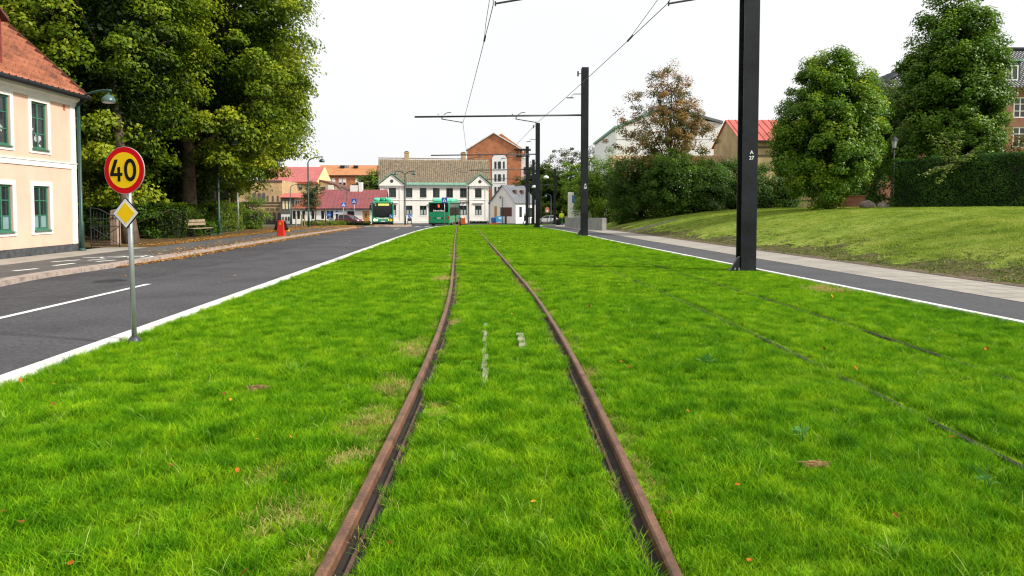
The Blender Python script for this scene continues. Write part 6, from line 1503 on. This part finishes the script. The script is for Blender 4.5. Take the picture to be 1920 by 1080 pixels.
tree('linden_tree', 'dark linden in the shade behind the iron gate', 'tree', -22.3, 42, .05, 9, .4, 7.6, (6.5, 4, 7.6), 280, 200, 1.2, .2, LM_dark, 4, bark='bark_dark', inner=.35, droop=.4, flat=.42, group='lindens on the left')
tree('linden_tree', 'linden hanging over the footway behind the sandstone gate', 'tree', gx(398, 49), 49, -.0, 9, .38, 9.2, (6.0, 6, 8.8), 330, 220, 1.25, .21, LM_lin, 5, inner=.45, droop=.5, flat=.42, group='lindens on the left', lum=.3, cut=lambda P: P[:,2] > 3.3+np.clip(P[:,0]-2.0, 0, 9)*.8)
tree('linden_tree', 'farthest linden at the right end of the row, above the ornate building', 'tree', gx(440, 60), 60, g(60), 9, .4, 10.6, (6.6, 6, 8.6), 330, 220, 1.3, .23, LM_lin, 6, inner=.45, droop=.5, flat=.42, group='lindens on the left', lum=.32, cut=lambda P: P[:,2] > 3.4+np.clip(P[:,0]-2.0, 0, 9)*.95)
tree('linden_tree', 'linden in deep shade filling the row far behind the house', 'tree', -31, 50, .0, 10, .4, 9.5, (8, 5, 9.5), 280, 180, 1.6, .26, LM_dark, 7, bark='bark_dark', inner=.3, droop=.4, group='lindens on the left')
def shrub(label, x, y, z0, rad, ncl, per, cr, size, lm, seed, name='leafy_shrub', group=None, **kw):
    t = thing(name, label, 'shrub', (x, y, z0), 0, group); kw.setdefault('inner', .55)
    cc = crown(t, (0, 0, rad[2]*.82), rad, ncl, per, cr, size, lm, seed, name='foliage', **kw)
    mb = MB(); r = random.Random(seed)
    for q in list(cc)[:14]: mb.tube([(r.uniform(-.2,.2), r.uniform(-.2,.2), -.1), Vector(q)*.5+Vector((0,0,.1)), tuple(q)], [.05,.03,.01], 5)
    mb.build('stem', M['bark_dark'], t, True); return t
def hedge(label, p, q, H, w, n, size, lm, seed, zf, name='hedge', cat='hedge', wob=.12, group=None, spray=.25):
    """clipped hedge as a leafy skin over a solid core coloured dark for inner shade"""
    p, q = Vector(p), Vector(q); L_ = (q-p).length; d = (q-p)/L_; nn = Vector((-d.y, d.x)); t = thing(name, label, cat, (0,0,0), 0, group)
    a = RV.uniform(0, L_, n); s = RV.uniform(0, 1, n); per = 2*H+w; k = s*per
    out = np.zeros((n, 3)); X = np.zeros((n, 3)); sd = RV.uniform(size=n)
    front = k < H; top = (k >= H) & (k < H+w); backm = k >= H+w
    off = np.where(front, -w/2, np.where(top, -w/2+(k-H), w/2)); z = np.where(front, k, np.where(top, H, H-(k-H-w)))
    e = RV.uniform(size=n) < (w/(L_+w)*.6); a = np.where(e, np.where(RV.uniform(size=n) < .5, 0, L_), a); off = np.where(e, RV.uniform(-w/2, w/2, n), off)
    b = (vnoise(a, z, .9, seed)-.5)*2*wob+(vnoise(a, z, .3, seed+1)-.5)*wob+RV.normal(0, .04, n)
    nv = np.stack([np.where(front, -nn.x, np.where(backm, nn.x, 0)), np.where(front, -nn.y, np.where(backm, nn.y, 0)), np.where(top, 1.0, .25)], 1)
    nv[e] = np.stack([np.where(a[e] < .1, -d.x, d.x), np.where(a[e] < .1, -d.y, d.y), np.full(e.sum(), .2)], 1)
    P = np.stack([p.x+d.x*a+nn.x*off, p.y+d.y*a+nn.y*off, z], 1)+nv*b[:,None]
    P[:,2] += np.array([zf(x_, y_) for x_, y_ in zip(P[:,0], P[:,1])])-.05
    rnd = .3+.35*(vnoise(a, z, .35, seed+2))+.3*RV.uniform(size=n)+.15*(b/wob)
    leaves('foliage', P, nv+RV.normal(size=(n, 3))*.55+np.array([0,0,.3]), lm, t, size, rnd-.1)
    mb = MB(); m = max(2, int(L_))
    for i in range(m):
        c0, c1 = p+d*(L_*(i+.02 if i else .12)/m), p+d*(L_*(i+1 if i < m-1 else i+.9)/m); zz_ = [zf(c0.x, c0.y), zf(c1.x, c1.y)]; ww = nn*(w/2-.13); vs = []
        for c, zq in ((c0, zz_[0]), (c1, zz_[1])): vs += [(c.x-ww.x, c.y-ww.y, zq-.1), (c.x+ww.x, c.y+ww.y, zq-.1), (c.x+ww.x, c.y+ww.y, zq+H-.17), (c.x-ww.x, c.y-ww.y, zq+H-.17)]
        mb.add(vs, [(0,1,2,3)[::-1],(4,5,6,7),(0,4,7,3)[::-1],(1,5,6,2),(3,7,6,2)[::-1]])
    mb.build('infill', M['core'], t); return t
gz = lambda x, y: g(y)
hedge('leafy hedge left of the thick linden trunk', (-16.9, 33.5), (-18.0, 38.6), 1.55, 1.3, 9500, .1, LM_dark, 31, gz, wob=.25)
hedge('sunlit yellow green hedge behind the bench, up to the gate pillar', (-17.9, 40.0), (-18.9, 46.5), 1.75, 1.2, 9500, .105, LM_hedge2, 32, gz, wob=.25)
shrub('round dark bush beside the bare sign post', gx(466, 50), 50, g(50), (1.35, 1.3, 1.35), 60, 90, .45, .1, LM_shrub, 41)
shrub('low undergrowth at the foot of the thick linden trunk', -17.1, 37.6, .03, (1.0, .9, .55), 40, 70, .35, .09, LM_shrubd, 42)
shrub('shaded undergrowth behind the iron gate', -19.5, 32.5, .0, (2.6, 1.6, 1.5), 70, 90, .6, .11, LM_shrubd, 43)
hedge('added dark leafy thicket closing the view under the lindens', (-21.5, 36), (-22.5, 52), 5.2, 2.2, 17000, .2, LM_dark, 44, gz, name='dark_backdrop', cat='backdrop', wob=.7)  # dark backdrop added to give the gloom under the trees
# --- middle distance
def staked_tree():
    x = gx(585, 66); t = tree('young_tree', 'small young tree tied between dark stakes in the planting bed', 'tree', x, 66, g(66), 3.6, .05, 2.9, (1.15, 1.1, 1.75), 70, 55, .42, .12, LM_grey, 51, nlimb=16, tr1=.3, fill=.1, inner=.1, start=.3)
    mb = MB()
    for s in (-.55, .55): mb.tube([(s+.9,-.2,-.05), (s*.75+.9,-.2,1.75)], .06, 6)
    mb.tube([(.38,-.2,.55), (1.42,-.2,.55)], .045, 6); mb.tube([(.44,-.2,1.7), (1.36,-.2,1.7)], .045, 6)
    mb.build('stake', M['board_brown'], t)
staked_tree()
hedge('low clipped green planting strip in front of the low white house', (gx(568, 76), 76), (gx(644, 80), 80), .55, 1.0, 3600, .1, LM_hedge2, 52, gz, name='planting_strip', cat='planting', wob=.1)
hedge('low dark planting strip in front of the parked maroon car', (gx(630, 93), 93), (gx(694, 93), 93), .4, .8, 1800, .12, LM_hedge, 53, gz, name='planting_strip', cat='planting', wob=.1)
hedge('thin strip of plants along the foot of the white townhouse', (gx(880, 129), 129.5), (gx(915, 131), 131.5), .45, .5, 900, .14, LM_hedge, 54, gz, name='planting_strip', cat='planting', wob=.1)
tree('green_tree', 'bushy green tree between the brick apartments and the white townhouse', 'tree', gx(698, 134), 134, g(134), 5, .25, 6.2, (3.3, 3, 4.0), 110, 90, .9, .28, LM_oak, 61, group='trees behind the street')
for k, (px, Y, cz, rad, lm, lab) in enumerate(((1015, 140, 6.0, (4.2, 4, 6.4), LM_dark, 'dark broad tree right of the small white house'), (1040, 134, 5.2, (4.0, 4, 5.6), LM_dark, 'dark tree behind the person in the yellow jacket'), (1075, 132, 6.0, (4.4, 4, 6.4), LM_shrub, 'green tree behind the tram stop pylon'), (1058, 150, 10.5, (4.9, 4.5, 6.2), LM_grey, 'airy grey green tree rising over the dark trees'), (1000, 160, 6.5, (5.0, 4, 5.5), LM_dark, 'dark tree far behind the fourth tram pole'))):
    airy = lm is LM_grey
    tree('street_tree', lab, 'tree', gx(px, Y), Y, g(Y), cz*.9, .25, cz, rad, 90 if airy else 130, 60 if airy else 100, 1.0, .32, lm, 62+k, bark='old_wood' if k == 1 else 'bark', group='trees beyond the bend', inner=.3, fill=.05 if airy else .35)
tree('street_tree', 'thin airy tree peeping over the bushes right of the second tram pole', 'tree', gx(1126, 110), 110, g(110)+1, 8.5, .15, 8.6, (3.2, 3, 3.0), 40, 50, .8, .26, LM_grey, 71, group='trees beyond the bend', inner=.2, fill=0, nlimb=26)
# --- right-hand bushes and trees
def lz(x, y): return lawnz(x, y)
def rx(px, Y): return (px-960)/F*Y
for k, (px, Y, hgt, w_, lm, lab) in enumerate(((1092, 70, 5.4, 2.1, LM_shrub, 'light green shrub with overhanging branches above the concrete wall'), (1132, 59, 5.5, 2.7, LM_shrub, 'large green shrub right behind the second tram pole'), (1198, 53, 5.0, 2.5, LM_shrubd, 'large dark shrub below the rusty tree, in the middle of the bank'), (1262, 50, 4.7, 2.4, LM_shrubd, 'large dark glossy shrub below the rusty tree on its right side'), (1318, 50, 3.7, 1.9, LM_shrubd, 'dark shrub at the right end of the big bank of bushes'))):
    x = rx(px, Y); z0 = lz(x, Y)-.1
    shrub(lab, x, Y, z0, (w_, 1.9, hgt/1.72), 190, 150, .62, .13, lm, 80+k, group='bank of shrubs behind the lawn', inner=.5, flat=.7, droop=.35, fill=.3, cut=(lambda P: P[:,2] > 2.0-.5*P[:,0]) if k == 0 else None)
for k, (px, Y, hgt, w_, lm, lab) in enumerate(((1372, 52, 3.7, 1.6, LM_shrubd, 'low dim shrub left of the nearest black pole'), (1420, 53, 3.0, 1.6, LM_shrubd, 'low dim shrub right of the nearest black pole'), (1470, 53, 2.6, 1.5, LM_shrubd, 'low dark shrub beside the round oak'), (1590, 44, 2.6, 2.4, LM_hedge, 'dark undergrowth behind the round oak'))):
    x = rx(px, Y); z0 = lz(x, Y)-.1
    shrub(lab, x, Y, z0, (w_, 1.6, hgt/1.72), 90, 100, .6, .13, lm, 90+k, group='dim shrubs before the beige house', inner=.5, flat=.7)
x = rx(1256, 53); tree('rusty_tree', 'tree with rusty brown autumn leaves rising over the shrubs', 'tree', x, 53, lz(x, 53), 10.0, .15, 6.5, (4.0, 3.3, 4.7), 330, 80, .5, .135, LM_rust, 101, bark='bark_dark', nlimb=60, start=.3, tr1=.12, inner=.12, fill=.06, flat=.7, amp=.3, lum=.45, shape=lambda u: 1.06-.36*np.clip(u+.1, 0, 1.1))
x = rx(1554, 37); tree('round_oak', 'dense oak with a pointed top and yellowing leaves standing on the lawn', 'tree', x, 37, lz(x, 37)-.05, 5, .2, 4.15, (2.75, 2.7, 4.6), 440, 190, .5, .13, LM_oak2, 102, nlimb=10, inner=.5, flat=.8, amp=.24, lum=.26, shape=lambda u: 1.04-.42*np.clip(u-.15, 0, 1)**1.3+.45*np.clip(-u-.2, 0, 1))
x = rx(1640, 47); tree('willow_tree', 'pale green feathery tree between the two oaks', 'tree', x, 47, lz(x, 47), 6, .18, 5.0, (2.6, 2.4, 4.4), 150, 130, .6, .2, LM_will, 103, inner=.35, droop=1.0, flat=.7)
x = rx(1784, 42); tree('tall_oak', 'tall dark oak with a ragged top behind the hedge', 'tree', x, 42, lz(x, 42), 7, .28, 6.5, (3.25, 3.2, 6.0), 560, 190, .62, .165, LM_oak, 104, nlimb=14, inner=.48, flat=.75, amp=.36, shape=lambda u: 1.0-.2*np.clip(u-.3, 0, 1)+.25*np.clip(-u-.3, 0, 1))
x = rx(1888, 40); shrub('small bush with rusty leaves at the right above the hedge', x, 40, lz(x, 40)+1.2, (1.2, 1.0, 1.5), 50, 60, .5, .14, LM_rust, 105)
hedge('long clipped dark green hedge along the lawn at the right edge', (rx(1690, 35.5), 36.0), (26.4, 28.5), 2.5, 1.6, 36000, .085, LM_hedge, 106, lz, wob=.13)
# light climbing sprays on the hedge
p = at(1790, 300, 32.5); t = thing('climbing_shrub', 'light green climbing sprays growing over the top of the hedge', 'shrub', (p.x, 32.8, lz(p.x, 32.8)))
tips = [at(u, v, 32.3)-Vector(t.location) for u, v in ((1745,254),(1765,252),(1800,248),(1830,290),(1855,268),(1730,330),(1770,318),(1798,262),(1815,300),(1760,345))]
mb = MB(); C = []
for q in tips:
    b0 = Vector((random.uniform(-.3, .3), random.uniform(-.2, .2), 1.9)); m = b0.lerp(q, .55)+Vector((0, 0, .25)); mb.tube([b0, m, q], [.02,.014,.006], 5)
    for k in range(80):
        f = random.uniform(.15, 1); c = (b0*(1-f)**2+m*2*f*(1-f)+q*f*f); C.append(c+Vector((random.gauss(0,.09), random.gauss(0,.09), random.gauss(0,.05))))
mb.build('stem', M['bark'], t); C = np.array([tuple(c) for c in C]); leaves('foliage', C, RV.normal(size=C.shape)*.5+np.array([0,-.2,1]), LM_fresh, t, .11, RV.uniform(size=len(C)))

# ------------------------------------------------------------------ light
W = bpy.data.worlds.new('World'); S.world = W; W.use_nodes = True; nt = W.node_tree; L = nt.links; bg = nt.nodes['Background']
sun_v = Vector((.82, -.26, .64)).normalized(); el = math.asin(sun_v.z); az = math.atan2(sun_v.x, sun_v.y)
sky = N(nt, 'ShaderNodeTexSky', sky_type='NISHITA'); sky.sun_disc = False; sky.sun_elevation = el; sky.sun_rotation = az
sky.dust_density = 6; sky.air_density = 1.5
tx = N(nt, 'ShaderNodeTexCoord'); nz = N(nt, 'ShaderNodeTexNoise'); nz.inputs['Scale'].default_value = 2.2; nz.inputs['Detail'].default_value = 5
L.new(tx.outputs['Generated'], nz.inputs['Vector'])
veil = ramp(nt, [(.3, (.95,.96,.98)), (.55, (1,1,1)), (.8, (1.0,1.0,1.0))]); L.new(nz.outputs['Fac'], veil.inputs['Fac'])
vs_ = N(nt, 'ShaderNodeVectorMath', operation='SCALE'); vs_.inputs['Scale'].default_value = 11.5; L.new(veil.outputs['Color'], vs_.inputs[0])
mx = N(nt, 'ShaderNodeMix', data_type='RGBA'); mx.inputs['Factor'].default_value = .88
L.new(sky.outputs['Color'], mx.inputs['A']); L.new(vs_.outputs[0], mx.inputs['B']); L.new(mx.outputs['Result'], bg.inputs['Color'])
bg.inputs['Strength'].default_value = .098
sl = bpy.data.lights.new('sun', 'SUN'); sl.energy = 4.8; sl.angle = R(5.0); sl.color = (1, .95, .86)
so = bpy.data.objects.new('sun', sl); COL.objects.link(so); so.rotation_euler = (-sun_v).to_track_quat('-Z', 'Y').to_euler(); so.location = sun_v*60
S.view_settings.view_transform = 'Standard'; S.view_settings.look = 'None'; S.view_settings.exposure = 0; S.view_settings.gamma = 1
S.render.engine = 'CYCLES'; c = S.cycles; c.max_bounces = 5; c.diffuse_bounces = 3; c.glossy_bounces = 2; c.transmission_bounces = 2; c.transparent_max_bounces = 2
c.use_denoising = True; c.caustics_reflective = False; c.caustics_refractive = False; c.filter_width = 1.2
try: c.denoiser = 'OPENIMAGEDENOISE'
except Exception: pass
